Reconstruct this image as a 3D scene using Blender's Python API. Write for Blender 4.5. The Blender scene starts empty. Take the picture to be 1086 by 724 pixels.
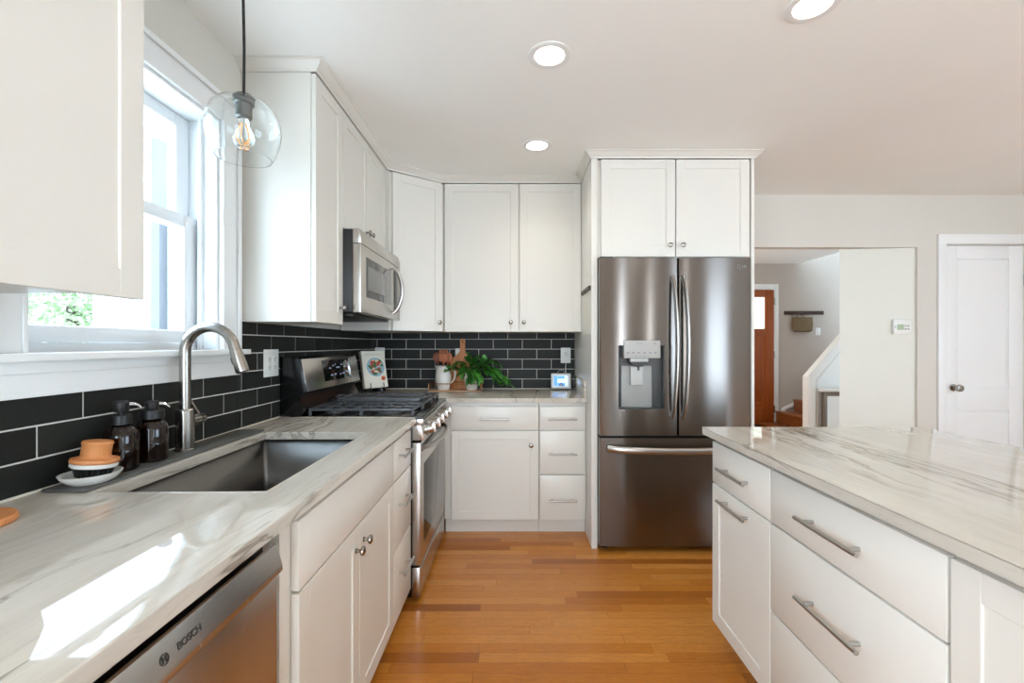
import bpy, bmesh, math, random
from mathutils import Matrix, Vector
random.seed(7)
S = bpy.context.scene
COL = S.collection
PI = math.pi
R = math.radians

# ------------------------------------------------------------------ camera, sky, lights, exposure
CAM_H = 1.27
cd = bpy.data.cameras.new('camera'); cam = bpy.data.objects.new('camera', cd); COL.objects.link(cam)
cam.location = (0, 0, CAM_H); cam.rotation_euler = (PI / 2, 0, 0)
cd.sensor_width = 36; cd.lens = 475 / 1086 * 36
cd.shift_x = -3 / 1086; cd.shift_y = 3 / 1086; cd.clip_start = .02
S.camera = cam
S.view_settings.view_transform = 'Standard'; S.view_settings.look = 'None'
S.view_settings.gamma = 1; S.view_settings.use_curve_mapping = False
S.view_settings.exposure = 0.52

W = bpy.data.worlds.new('sky'); S.world = W; W.use_nodes = True
bg = W.node_tree.nodes['Background']
bg.inputs['Color'].default_value = (.62, .81, 1, 1); bg.inputs['Strength'].default_value = 6.8

def area(name, loc, rot, sx, sy, power, col=(1, 1, 1), spread=PI):
    l = bpy.data.lights.new(name, 'AREA'); l.shape = 'RECTANGLE'; l.size = sx; l.size_y = sy
    l.energy = power; l.color = col; l.spread = spread
    o = bpy.data.objects.new(name, l); COL.objects.link(o); o.location = loc; o.rotation_euler = rot
    return o
# rear glass door daylight, plus area lights added as fill and for fridge streaks
DAY = (.95, .98, 1)
area('side_fill', (-1.34, -1.1, 1.6), (R(90), 0, R(-90)), 1.1, 1.1, 25, (.96, .98, 1))  # fill added to brighten the island fronts, no window known there
area('rear_aisle_fill', (-.25, -2.37, 1.2), (R(90), 0, 0), 1.0, 1.8, 18, DAY)  # fill added for the back cabinets and aisle floor
area('rear_door_daylight', (3.5, -2.37, 1.12), (R(90), 0, 0), .7, 2.0, 7, DAY)
area('dining_fill', (5.37, -.4, 1.4), (R(90), 0, R(90)), 2.3, 1.5, 4, DAY)  # fill added from the unseen dining side
area('fridge_streak_light', (1.66, -2.37, 1.12), (R(90), 0, 0), .12, 2.0, 8, DAY)  # placed for the cool streak mirrored in the fridge
area('fridge_streak_light', (2.45, -2.37, 1.12), (R(90), 0, 0), .10, 2.0, 6, (1, .9, .76))  # added for the warm streak in the fridge, real source unknown
area('hall_fill', (1.14, 5.2, 1.5), (R(90), 0, R(-90)), 1.3, 1.5, 17, (1, .97, .92))  # added fill for the hall, standing before a solid wall
area('stair_fill', (5.0, 5.3, 3.9), (0, 0, 0), .8, .8, 2, (1, .97, .92))  # added fill under the closed stairwell ceiling

# ------------------------------------------------------------------ dimensions
CT, CTB = .914, .884            # counter top / underside
WX = -1.163                     # left wall
BY = 3.58                       # back wall
CEIL = 2.465
RX = 5.2; RY = -2.2             # right and rear walls

# ------------------------------------------------------------------ materials
def lin(c):
    c /= 255
    return c / 12.92 if c <= .04045 else ((c + .055) / 1.055) ** 2.4
def rgb(*c): return tuple(lin(v) for v in c) + (1,)

def mat(name, col, rough=.5, metal=0, **kw):
    m = bpy.data.materials.new(name); m.use_nodes = True
    b = m.node_tree.nodes['Principled BSDF']
    b.inputs['Base Color'].default_value = rgb(*col)
    b.inputs['Roughness'].default_value = rough; b.inputs['Metallic'].default_value = metal
    for k, v in kw.items(): b.inputs[k.replace('_', ' ')].default_value = v
    return m
class NT:
    """little helper to write node graphs"""
    def __init__(s, m): s.t = m.node_tree; s.b = s.t.nodes['Principled BSDF']
    def n(s, typ, ins=None, **props):
        nd = s.t.nodes.new(typ)
        for k, v in props.items(): setattr(nd, k, v)
        for k, v in (ins or {}).items():
            if hasattr(v, 'is_output') or isinstance(v, bpy.types.NodeSocket): s.t.links.new(v, nd.inputs[k])
            else: nd.inputs[k].default_value = v
        return nd
    def math(s, op, a, b=0.0, c=0.0):
        return s.n('ShaderNodeMath', {0: a, 1: b, 2: c}, operation=op).outputs[0]
    def link(s, o, name): s.t.links.new(o, s.b.inputs[name])
    def pos(s): return s.n('ShaderNodeTexCoord').outputs['Object']
    def mapping(s, v, scale=(1, 1, 1), rot=(0, 0, 0)):
        return s.n('ShaderNodeMapping', {'Vector': v, 'Scale': scale, 'Rotation': rot}).outputs[0]
    def noise(s, v, scale, detail=4, rough=.55, dist=0):
        return s.n('ShaderNodeTexNoise', {'Vector': v, 'Scale': scale, 'Detail': detail, 'Roughness': rough, 'Distortion': dist})
    def ramp(s, fac, stops):
        r = s.n('ShaderNodeValToRGB', {'Fac': fac}); e = r.color_ramp.elements
        while len(e) < len(stops): e.new(.5)
        for el, (p, c) in zip(e, stops): el.position = p; el.color = c
        return r.outputs[0]
    def mix(s, fac, a, b, mode='MIX'):
        nd = s.n('ShaderNodeMix', {'Factor': fac}, data_type='RGBA', blend_type=mode)
        for i, v in ((6, a), (7, b)):
            if isinstance(v, bpy.types.NodeSocket): s.t.links.new(v, nd.inputs[i])
            else: nd.inputs[i].default_value = v
        return nd.outputs[2]
    def bump(s, h, strength=.1, dist=.01):
        s.link(s.n('ShaderNodeBump', {'Height': h, 'Strength': strength, 'Distance': dist}).outputs[0], 'Normal')

def painted(name, col, rough, bump=.02, sc=180):
    m = mat(name, col, rough); t = NT(m)
    n = t.noise(t.pos(), sc, 3); t.bump(n.outputs[0], bump, .002)
    n2 = t.noise(t.pos(), 1.7, 2)
    t.link(t.mix(n2.outputs[0], rgb(*[max(0, c - 3) for c in col]), rgb(*[min(255, c + 3) for c in col])), 'Base Color')
    return m
M_WALL = painted('wall paint', (217, 212, 202), .75, .05)
M_CEIL = painted('ceiling paint', (249, 248, 243), .85, .04)
M_TRIM = painted('white trim paint', (240, 240, 238), .35)
M_CAB = painted('white cabinet paint', (226, 222, 213), .33)
M_VINYL = painted('white vinyl', (238, 241, 242), .3)
M_HALL = painted('hall wall paint', (190, 180, 170), .8, .05)
M_SAGE = painted('stair side wall paint', (230, 230, 220), .8, .05)

def stone(name, base, light, vein, off):
    m = mat(name, base, .03); t = NT(m); p = t.pos()
    warp = t.noise(t.mapping(p, (1.6, .7, 1.6)), 1.5, 3)
    pv = t.n('ShaderNodeVectorMath', {0: p, 1: t.n('ShaderNodeVectorMath', {0: warp.outputs['Color'], 3: .26}, operation='SCALE').outputs[0]}, operation='ADD').outputs[0]
    pv = t.n('ShaderNodeVectorMath', {0: pv, 1: (off, off, 0)}, operation='ADD').outputs[0]
    q = t.mapping(pv, (9, .55, 9), (0, 0, R(7)))
    n1 = t.noise(q, 1.3, 8, .62)
    c = t.mix(t.ramp(n1.outputs[0], [(.28, (0, 0, 0, 1)), (.74, (1, 1, 1, 1))]), rgb(*base), rgb(*light))
    n2 = t.noise(t.mapping(pv, (8, .42, 8), (0, 0, R(7))), .75, 6, .6, .5)
    d = t.math('ABSOLUTE', t.math('SUBTRACT', n2.outputs[0], .5))
    v = t.ramp(d, [(0, (1, 1, 1, 1)), (.006, (.7, .7, .7, 1)), (.016, (.1, .1, .1, 1)), (.04, (0, 0, 0, 1))])
    n3 = t.noise(t.mapping(pv, (3, 1.2, 3)), 1.1, 3)
    v = t.math('MULTIPLY', v, t.ramp(n3.outputs[0], [(.44, (0, 0, 0, 1)), (.60, (.8, .8, .8, 1))]))
    c = t.mix(v, c, rgb(*vein))
    n4 = t.noise(t.mapping(pv, (46, 2, 46), (0, 0, R(7))), 1.6, 6, .7)
    c = t.mix(t.ramp(n4.outputs[0], [(.52, (0, 0, 0, 1)), (.78, (.32, .32, .32, 1))]), c, rgb(*[int(.74 * b) for b in base]))
    t.link(c, 'Base Color')
    return m
M_STONE = stone('quartzite', (186, 178, 165), (208, 201, 189), (124, 114, 103), 0)

def oak():
    m = mat('oak strip floor', (176, 112, 56), .24); t = NT(m); p = t.pos()
    xyz = t.n('ShaderNodeSeparateXYZ', {0: p}); x, y = xyz.outputs[0], xyz.outputs[1]
    pitch = .0575
    ry = t.math('DIVIDE', t.math('ADD', y, 10), pitch); row = t.math('FLOOR', ry)
    wn = t.n('ShaderNodeTexWhiteNoise', {'W': row}, noise_dimensions='1D').outputs[0]
    ln = t.math('MULTIPLY_ADD', wn, .5, .55)
    px = t.math('DIVIDE', t.math('ADD', t.math('ADD', x, 20), t.math('MULTIPLY', wn, 7.3)), ln); pl = t.math('FLOOR', px)
    idv = t.n('ShaderNodeCombineXYZ', {0: row, 1: pl, 2: 0}).outputs[0]
    rnd = t.n('ShaderNodeTexWhiteNoise', {'Vector': idv}, noise_dimensions='3D').outputs[0]
    c = t.ramp(rnd, [(0, rgb(158, 90, 28)), (.08, rgb(186, 112, 38)), (.5, rgb(202, 127, 46)), (1, rgb(216, 144, 64))])
    offv = t.n('ShaderNodeCombineXYZ', {0: t.math('MULTIPLY', rnd, 31), 1: t.math('MULTIPLY', rnd, 17), 2: rnd}).outputs[0]
    gp = t.n('ShaderNodeVectorMath', {0: p, 1: offv}, operation='ADD').outputs[0]
    g1 = t.noise(t.mapping(gp, (1.6, 26, 1)), 1.5, 6, .65, 1.2)
    band = t.math('ABSOLUTE', t.math('SINE', t.math('MULTIPLY', g1.outputs[0], 34)))
    c = t.mix(t.math('MULTIPLY', t.math('SUBTRACT', 1, band), .34), c, rgb(120, 66, 26))
    g2 = t.noise(t.mapping(gp, (7, 210, 1)), 1.5, 4, .7)
    c = t.mix(t.ramp(g2.outputs[0], [(.45, (0, 0, 0, 1)), (.8, (.55, .55, .55, 1))]), c, rgb(132, 74, 28))
    fy = t.math('FRACT', ry); fx = t.math('FRACT', px)
    ey = t.math('LESS_THAN', t.math('MINIMUM', fy, t.math('SUBTRACT', 1, fy)), .014)
    ex = t.math('LESS_THAN', t.math('MINIMUM', fx, t.math('SUBTRACT', 1, fx)), .0012)
    e = t.math('MAXIMUM', ey, ex)
    c = t.mix(t.math('MULTIPLY', e, .55), c, rgb(70, 36, 14))
    t.link(c, 'Base Color'); t.bump(t.math('SUBTRACT', t.math('MULTIPLY', g2.outputs[0], .15), e), .12, .002)
    return m
M_OAK = oak()

def tilemat():
    m = mat('charcoal slate tile', (30, 32, 30), .55, Specular_IOR_Level=.3); t = NT(m); p = t.pos()
    isl = t.n('ShaderNodeNewGeometry').outputs['Random Per Island']
    c = t.ramp(isl, [(0, rgb(26, 28, 26)), (1, rgb(38, 40, 37))])
    n = t.noise(p, 42, 6, .7)
    c = t.mix(t.ramp(n.outputs[0], [(.58, (0, 0, 0, 1)), (.85, (.25, .25, .25, 1))]), c, rgb(72, 71, 66))
    t.link(c, 'Base Color'); t.bump(n.outputs[0], .12, .003)
    return m
M_TILE = tilemat()
M_GROUT = painted('grout', (212, 210, 204), .9)

def steel(name, col, rough, stretch, aniso=0):
    m = mat(name, col, rough, 1); t = NT(m)
    n = t.noise(t.mapping(t.pos(), stretch), 1, 4, .7)
    t.link(t.ramp(n.outputs[0], [(.3, (rough * .94,) * 3 + (1,)), (.7, (rough * 1.06,) * 3 + (1,))]), 'Roughness')
    if aniso:
        t.b.inputs['Anisotropic'].default_value = aniso; t.b.inputs['Anisotropic Rotation'].default_value = .25
        tg = t.n('ShaderNodeTangent', direction_type='RADIAL', axis='Z'); t.link(tg.outputs[0], 'Tangent')
    return m
M_STEEL = steel('brushed stainless', (196, 192, 187), .26, (300, 300, 6))
M_FRIDGE = steel('fridge stainless', (120, 115, 111), .2, (4, 4, 400), 1.0)
M_SINK = steel('sink stainless', (118, 116, 113), .34, (4, 300, 300))
M_NICKEL = mat('brushed nickel', (158, 153, 146), .24, 1)
M_SATIN = mat('satin steel handle', (182, 179, 175), .28, 1)
M_CHROME = mat('chrome', (215, 215, 215), .1, 1)
M_BLACK = mat('black enamel', (14, 14, 15), .22)
M_BLACKGLASS = mat('black glass', (9, 9, 10), .06)
M_OVENGLASS = mat('oven glass', (40, 36, 33), .05)
M_IRON = mat('cast iron', (76, 78, 82), .32)
M_DARK = mat('dark plastic', (26, 26, 26), .45)
M_DKGREY = mat('dark grey plastic', (66, 66, 66), .45)
M_GREY = mat('light grey plastic', (178, 178, 174), .35)
M_WHITEP = mat('white plastic', (238, 238, 234), .35)
M_SLOT = mat('slot black', (20, 20, 20), .6)
M_CERAM = mat('white glazed ceramic', (234, 231, 224), .16)
M_MAT = mat('grey silicone', (88, 88, 84), .6)
M_COPPER = mat('copper wire', (196, 140, 100), .25, 1)
M_INK = mat('black ink', (18, 18, 18), .5)
M_GREYINK = mat('grey ink', (110, 110, 108), .5)
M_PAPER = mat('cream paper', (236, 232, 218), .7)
M_SOIL = mat('potting soil', (48, 34, 24), .9)

def wood(name, a, b, axis=(30, 30, 2), rough=.5):
    m = mat(name, a, rough); t = NT(m)
    n = t.noise(t.mapping(t.pos(), axis), 1.4, 5, .6, .8)
    t.link(t.mix(t.ramp(n.outputs[0], [(.3, (0, 0, 0, 1)), (.7, (1, 1, 1, 1))]), rgb(*a), rgb(*b)), 'Base Color')
    return m
M_BEECH = wood('beech wood', (206, 128, 72), (222, 150, 92), (40, 40, 6))
M_BOARD = wood('acacia board', (188, 114, 60), (218, 146, 88), (60, 60, 5))
M_SPOON = wood('spoon wood', (168, 92, 54), (190, 112, 70), (60, 60, 6))
M_SPOOND = wood('dark spoon wood', (110, 60, 36), (136, 78, 48), (60, 60, 6))
M_DOORWD = wood('stained fir door', (140, 66, 18), (164, 84, 28), (30, 30, 1.6), .4)
M_STEP = wood('stair tread oak', (126, 70, 30), (152, 90, 42), (3, 30, 30), .4)
M_RACK = wood('dark walnut', (58, 42, 32), (76, 56, 42), (3, 30, 30))
M_FRAMEW = wood('grey brown frame wood', (104, 90, 76), (126, 110, 94), (30, 30, 3))
M_BASKET = wood('woven seagrass', (84, 70, 50), (142, 124, 92), (50, 50, 90), .8)

def glass(name, col=(255, 255, 255), rough=0, ior=1.45):
    return mat(name, col, rough, 0, Transmission_Weight=1, IOR=ior)
M_GLASS = glass('clear glass', (250, 252, 252), 0, 1.35)
M_AMBER = mat('amber glass', (36, 17, 8), .04, 0, Transmission_Weight=.55, IOR=1.5)
def emis(name, col, strength):
    m = mat(name, col, .4); b = m.node_tree.nodes['Principled BSDF']
    b.inputs['Emission Color'].default_value = rgb(*col); b.inputs['Emission Strength'].default_value = strength
    return m
M_LAMP = emis('lit lamp lens', (255, 240, 215), 7)
M_FILAMENT = emis('glowing filament', (255, 190, 110), .5)
M_SCREEN_B = emis('screen blue', (92, 150, 222), .8)
M_SCREEN_L = emis('screen pale', (196, 214, 238), .8)
M_SCREEN_D = emis('screen dark', (40, 70, 120), .5)
M_LED = emis('display digits', (150, 160, 185), .12)
M_LCD = emis('thermostat lcd', (150, 170, 140), .25)

def pane():
    m = bpy.data.materials.new('window pane glass'); m.use_nodes = True; t = m.node_tree
    for n in list(t.nodes): t.nodes.remove(n)
    o = t.nodes.new('ShaderNodeOutputMaterial'); g = t.nodes.new('ShaderNodeBsdfGlossy'); g.inputs['Roughness'].default_value = 0
    tr = t.nodes.new('ShaderNodeBsdfTransparent'); mx = t.nodes.new('ShaderNodeMixShader')
    mx.inputs[0].default_value = .05; t.links.new(tr.outputs[0], mx.inputs[1]); t.links.new(g.outputs[0], mx.inputs[2])
    t.links.new(mx.outputs[0], o.inputs[0]); return m
M_PANE = pane()

# ------------------------------------------------------------------ mesh builder
I4 = Matrix.Identity(4)
def frame(o, x, y, z):
    m = Matrix((x, y, z)).transposed().to_4x4(); m.translation = Vector(o); return m
def look(o, d):
    """matrix whose local z runs along d"""
    return Matrix.Translation(Vector(o)) @ Vector(d).to_track_quat('Z', 'Y').to_matrix().to_4x4()
class MB:
    def __init__(s, M=None): s.bm = bmesh.new(); s.M = M or I4
    def _merge(s, tb, mi=0, M=None):
        tb.transform(s.M @ M if M is not None else s.M)
        for f in tb.faces: f.smooth = True; f.material_index = mi
        bmesh.ops.recalc_face_normals(tb, faces=tb.faces[:])
        me = bpy.data.meshes.new('t'); tb.to_mesh(me); tb.free(); s.bm.from_mesh(me); bpy.data.meshes.remove(me)
        return s
    def box(s, x0, x1, y0, y1, z0, z1, bev=0, seg=2, mi=0, M=None, edges=None):
        tb = bmesh.new()
        vs = [tb.verts.new((x, y, z)) for x in (x0, x1) for y in (y0, y1) for z in (z0, z1)]
        for a in ((0, 1, 3, 2), (4, 6, 7, 5), (0, 4, 5, 1), (2, 3, 7, 6), (0, 2, 6, 4), (1, 5, 7, 3)): tb.faces.new([vs[i] for i in a])
        if bev:
            es = tb.edges[:]
            if edges: es = [e for e in es if abs((e.verts[0].co - e.verts[1].co)['xyz'.index(edges)]) > 1e-6]
            bmesh.ops.bevel(tb, geom=es, offset=bev, segments=seg, profile=.5, affect='EDGES')
        return s._merge(tb, mi, M)
    def prism(s, poly, axis, a, b, bev=0, mi=0, M=None):
        """extrude a 2-D polygon along an axis: x takes (y,z), y takes (x,z), z takes (x,y)"""
        tb = bmesh.new()
        f3 = {'x': lambda u, v, w: (w, u, v), 'y': lambda u, v, w: (u, w, v), 'z': lambda u, v, w: (u, v, w)}[axis]
        A = [tb.verts.new(f3(u, v, a)) for u, v in poly]; B = [tb.verts.new(f3(u, v, b)) for u, v in poly]
        n = len(poly); tb.faces.new(A); tb.faces.new(B[::-1])
        for i in range(n): tb.faces.new((A[i], B[i], B[(i + 1) % n], A[(i + 1) % n]))
        if bev: bmesh.ops.bevel(tb, geom=tb.edges[:], offset=bev, segments=2, profile=.5, affect='EDGES')
        return s._merge(tb, mi, M)
    def lathe(s, prof, n=32, mi=0, M=None, closed=False):
        """prof: (radius, height) list about local z"""
        tb = bmesh.new(); rings = []
        for r, z in prof:
            rings.append([tb.verts.new((0, 0, z))] if r < 1e-6 else
                         [tb.verts.new((r * math.cos(2 * PI * k / n), r * math.sin(2 * PI * k / n), z)) for k in range(n)])
        pr = list(zip(rings, rings[1:])) + ([(rings[-1], rings[0])] if closed else [])
        for a, b in pr:
            for k in range(n):
                q = [a[k % len(a)], a[(k + 1) % len(a)], b[(k + 1) % len(b)], b[k % len(b)]]
                u = []
                for v in q:
                    if v not in u: u.append(v)
                if len(u) > 2: tb.faces.new(u)
        return s._merge(tb, mi, M)
    def cyl(s, p0, p1, r0, r1=None, n=20, mi=0):
        p0, p1 = Vector(p0), Vector(p1); r1 = r0 if r1 is None else r1; L = (p1 - p0).length
        return s.lathe([(0, 0), (r0, 0), (r1, L), (0, L)], n, mi, look(p0, p1 - p0))
    def tube(s, pts, r, n=12, mi=0, closed=False, sx=1.0):
        pts = [Vector(p) for p in pts]; tb = bmesh.new(); rings = []; N = len(pts)
        rs = r if isinstance(r, (list, tuple)) else [r] * N
        up = None
        for i, p in enumerate(pts):
            a = pts[i - 1] if (i or closed) else p; b = pts[(i + 1) % N] if (i < N - 1 or closed) else p
            t = (b - a).normalized()
            if up is None:
                up = Vector((0, 0, 1)) if abs(t.z) < .9 else Vector((1, 0, 0))
            u = (up - t * up.dot(t)).normalized(); v = t.cross(u); up = u
            rings.append([tb.verts.new(p + (u * math.cos(2 * PI * k / n) + v * math.sin(2 * PI * k / n) * sx) * rs[i]) for k in range(n)])
        for a, b in list(zip(rings, rings[1:])) + ([(rings[-1], rings[0])] if closed else []):
            for k in range(n): tb.faces.new((a[k], a[(k + 1) % n], b[(k + 1) % n], b[k]))
        if not closed: tb.faces.new(rings[0][::-1]); tb.faces.new(rings[-1])
        return s._merge(tb, mi)
    def ball(s, c, r, n=16, sc=(1, 1, 1), mi=0, M=None):
        tb = bmesh.new(); bmesh.ops.create_uvsphere(tb, u_segments=n, v_segments=n // 2, radius=r)
        bmesh.ops.transform(tb, matrix=Matrix.Translation(Vector(c)) @ Matrix.Diagonal((*sc, 1)), verts=tb.verts[:])
        return s._merge(tb, mi, M)
    def text(s, body, size, M, depth=.0006, mi=0, align='CENTER'):
        cu = bpy.data.curves.new('t', 'FONT'); cu.body = body; cu.size = size; cu.extrude = depth; cu.align_x = align; cu.align_y = 'CENTER'
        ob = bpy.data.objects.new('t', cu); COL.objects.link(ob)
        dg = bpy.context.evaluated_depsgraph_get(); me = bpy.data.meshes.new_from_object(ob.evaluated_get(dg))
        bpy.data.objects.remove(ob); bpy.data.curves.remove(cu)
        tb = bmesh.new(); tb.from_mesh(me); bpy.data.meshes.remove(me)
        tb.transform(s.M @ M)
        for f in tb.faces: f.material_index = mi
        me = bpy.data.meshes.new('t'); tb.to_mesh(me); tb.free(); s.bm.from_mesh(me); bpy.data.meshes.remove(me)
        return s
    def mesh(s, name, mats):
        me = bpy.data.meshes.new(name); s.bm.to_mesh(me); s.bm.free()
        for m in (mats if isinstance(mats, (list, tuple)) else [mats]): me.materials.append(m)
        me.set_sharp_from_angle(angle=R(30)); return me

def thing(name, label, cat, loc=(0, 0, 0), rotz=0, group=None):
    o = bpy.data.objects.new(name, None); COL.objects.link(o); o.empty_display_size = .05
    o.location = loc; o.rotation_euler = (0, 0, rotz); o['label'] = label; o['category'] = cat
    if group: o['group'] = group
    return o
def rootof(o):
    while o.parent: o = o.parent
    return o
def part(name, mb, m, parent, world=True, label=None):
    """one part (or sub-part) mesh; world=True: the builder holds world coordinates"""
    me = mb.mesh(name, m); r = rootof(parent)
    if world: me.transform((Matrix.Translation(r.location) @ r.rotation_euler.to_matrix().to_4x4() @ Matrix.Diagonal((*r.scale, 1))).inverted())
    o = bpy.data.objects.new(name, me); COL.objects.link(o); o.parent = parent
    if label: o['label'] = label
    return o
def solo(name, mb, m, label, cat, loc, group=None):
    me = mb.mesh(name, m); me.transform(Matrix.Translation(-Vector(loc)))
    o = bpy.data.objects.new(name, me); COL.objects.link(o); o.location = loc
    o['label'] = label; o['category'] = cat
    if group: o['group'] = group
    return o
def struct(name, mb, m, parent=None):
    o = bpy.data.objects.new(name, mb.mesh(name, m)); COL.objects.link(o)
    if parent: o.parent = parent
    else: o['kind'] = 'structure'
    return o
def dup(root, loc, label, rotz=None, group=None):
    r = root.copy(); COL.objects.link(r); r.location = loc; r['label'] = label
    if rotz is not None: r.rotation_euler = (0, 0, rotz)
    if group: r['group'] = group
    for ch in list(root.children):
        c = ch.copy(); COL.objects.link(c); c.parent = r
        for g in list(ch.children):
            d = g.copy(); COL.objects.link(d); d.parent = c
    return r

# ================================================================== THE SETTING
struct('floor', MB().box(WX - .15, RX + .15, RY - .15, 6.8, -.06, 0), M_OAK)
struct('ceiling', MB().box(WX - .15, RX + .15, RY - .15, 3.70, CEIL, CEIL + .1), M_CEIL)
# left wall with the sink window opening
WY0, WY1, WZ0, WZ1 = 1.053, 1.757, 1.25, 2.15
b = MB(); xo = WX - .16
b.box(xo, WX, RY, -1.7, 0, CEIL).box(xo, WX, -.5, WY0, 0, CEIL).box(xo, WX, -1.7, -.5, 0, 1.0).box(xo, WX, -1.7, -.5, 2.2, CEIL).box(xo, WX, WY1, BY + .08, 0, CEIL).box(xo, WX, WY0, WY1, 0, WZ0).box(xo, WX, WY0, WY1, WZ1, CEIL)
struct('wall_left', b, M_WALL)
# back wall: hall opening and closet doorway
b = MB(); OX0, OX1, OZ = 1.75, 3.218, 2.046; DX0, DX1, DZ = 3.444, 4.084, 2.065
b.box(WX, OX0, BY, 3.66, 0, CEIL).box(OX0, OX1, BY, 3.66, OZ, CEIL).box(OX1, DX0, BY, 3.66, 0, CEIL)
b.box(DX0, DX1, BY, 3.66, DZ, CEIL).box(DX1, RX, BY, 3.66, 0, CEIL)
struct('wall_back', b, M_WALL)
# unseen right and rear walls; most openings are added to light the room
b = MB(); b.box(RX, RX + .15, RY, -1.6, 0, CEIL).box(RX, RX + .15, .8, 3.7, 0, CEIL).box(RX, RX + .15, -1.6, .8, 0, .6).box(RX, RX + .15, -1.6, .8, 2.2, CEIL)
struct('wall_right', b, M_WALL)
b = MB(); b.box(WX, -.85, RY - .15, RY, 0, CEIL).box(.35, 1.58, RY - .15, RY, 0, CEIL).box(-.85, .35, RY - .15, RY, 2.15, CEIL).box(-.85, .35, RY - .15, RY, 0, .1).box(1.74, 2.38, RY - .15, RY, 0, CEIL).box(2.52, 3.1, RY - .15, RY, 0, CEIL).box(1.58, 1.74, RY - .15, RY, 2.15, CEIL).box(2.38, 2.52, RY - .15, RY, 2.15, CEIL).box(1.58, 1.74, RY - .15, RY, 0, .1).box(2.38, 2.52, RY - .15, RY, 0, .1).box(3.9, RX, RY - .15, RY, 0, CEIL)
b.box(3.1, 3.9, RY - .15, RY, 2.15, CEIL).box(3.1, 3.9, RY - .15, RY, 0, .04)
struct('wall_rear', b, M_WALL)
b = MB()
for y0, y1 in ((-1.7, -1.63), (-1.13, -1.07), (-.57, -.5)): b.box(WX - .1, WX - .04, y0, y1, 1.0, 2.2)
for z0, z1 in ((1.0, 1.07), (1.57, 1.62), (2.13, 2.2)): b.box(WX - .1, WX - .04, -1.63, -1.13, z0, z1).box(WX - .1, WX - .04, -1.07, -.57, z0, z1)
struct('added_side_window', b, M_VINYL)  # window frame added out of view for the side fill
b = MB().box(3.1, 3.2, RY - .08, RY - .02, .04, 2.15).box(3.8, 3.9, RY - .08, RY - .02, .04, 2.15).box(3.2, 3.8, RY - .08, RY - .02, .04, .26).box(3.2, 3.8, RY - .08, RY - .02, 2.03, 2.15)
struct('door_3', b, M_VINYL)
b = MB().box(-.85, -.76, RY - .08, RY - .02, .1, 2.15).box(.26, .35, RY - .08, RY - .02, .1, 2.15).box(-.76, .26, RY - .08, RY - .02, .1, .28).box(-.76, .26, RY - .08, RY - .02, 2.04, 2.15)
struct('added_rear_door', b, M_VINYL)  # glazed door frame added out of view for the aisle fill
b = MB()
for xa, xb in ((1.58, 1.74), (2.38, 2.52)):
    b.box(xa, xa + .018, RY - .08, RY - .02, .1, 2.15).box(xb - .018, xb, RY - .08, RY - .02, .1, 2.15).box(xa + .018, xb - .018, RY - .08, RY - .02, .1, .2).box(xa + .018, xb - .018, RY - .08, RY - .02, 2.08, 2.15)
struct('streak_light_frames', b, M_VINYL)  # frames added around the two fridge streak lights
b = MB()
for y0, y1 in ((-1.6, -1.52), (-.44, -.36), (.72, .8)): b.box(RX + .02, RX + .08, y0, y1, .6, 2.2)
for z0, z1 in ((.6, .68), (1.36, 1.42), (2.12, 2.2)):
    b.box(RX + .02, RX + .08, -1.52, -.44, z0, z1).box(RX + .02, RX + .08, -.36, .72, z0, z1)
struct('added_dining_window', b, M_VINYL)  # window frame added out of view, sited for the dining fill
# the stair-side wall just behind the hall opening, and the hall
struct('wall_hall', MB().prism([(2.655, 3.662), (3.217, 3.60), (3.217, 3.6601), (RX, 3.6601), (RX, 3.78), (2.745, 3.78)], 'z', 0, CEIL), M_SAGE)
b = MB(); b.box(1.0, 6.2, 6.65, 6.77, 0, 4.2); struct('wall_far', b, M_HALL)
struct('wall_hall_left', MB().box(1.0, 1.12, 3.70, 6.65, 0, 4.2), M_HALL)
struct('wall_hall_right', MB().box(6.1, 6.2, 3.82, 6.65, 0, 4.2), M_HALL)
struct('wall_stairwell', MB().box(4.2, 6.1, 3.70, 3.80, CEIL, 4.2), M_HALL)
struct('ceiling_hall', MB().box(1.12, 4.2, 3.70, 6.65, CEIL, CEIL + .1), M_CEIL)
struct('ceiling_stairwell', MB().box(1.12, 6.1, 3.70, 6.65, 4.1, 4.2), M_CEIL)

# ---- tile backsplash: bevelled tiles standing on a grout bed
def tiles(mb, u_range, zmax, phase, mk):
    P, L = .0792, .2315; g = .0022; k = 0
    while .917 + P * k < zmax - .005:
        z0, z1 = .917 + P * k, min(.917 + P * (k + 1) - 2 * g, zmax)
        ph = phase + (L / 2 if k % 2 else 0)
        n = math.floor((u_range[0] - ph) / L)
        while ph + n * L < u_range[1]:
            a, c = max(ph + n * L + g, u_range[0]), min(ph + (n + 1) * L - g, u_range[1])
            if c - a > .004: mk(mb, a, c, z0, z1)
            n += 1
        k += 1
bt = MB(); mkL = lambda m, a, c, z0, z1: m.box(WX + .005, WX + .0095, a, c, z0, z1, .0012, 1)
mkB = lambda m, a, c, z0, z1: m.box(a, c, BY - .0095, BY - .005, z0, z1, .0012, 1)
tiles(bt, (.942, 1.862), 1.143, 1.198, mkL); tiles(bt, (-.31, .940), 1.364, 1.198, mkL)
tiles(bt, (1.864, BY - .004), 1.366, 1.198, mkL)
bt.box(WX, WX + .0075, .941, 1.863, .905, 1.143, mi=1).box(WX, WX + .0075, -.31, .941, .905, 1.364, mi=1).box(WX, WX + .0075, 1.863, BY, .905, 1.366, mi=1)
struct('wall_left_tile', bt, [M_TILE, M_GROUT])
bt = MB(); tiles(bt, (WX + .006, .4765), 1.36, .0593, mkB)
bt.box(WX + .006, .4765, BY - .0075, BY, .905, 1.36, mi=1)
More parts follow.
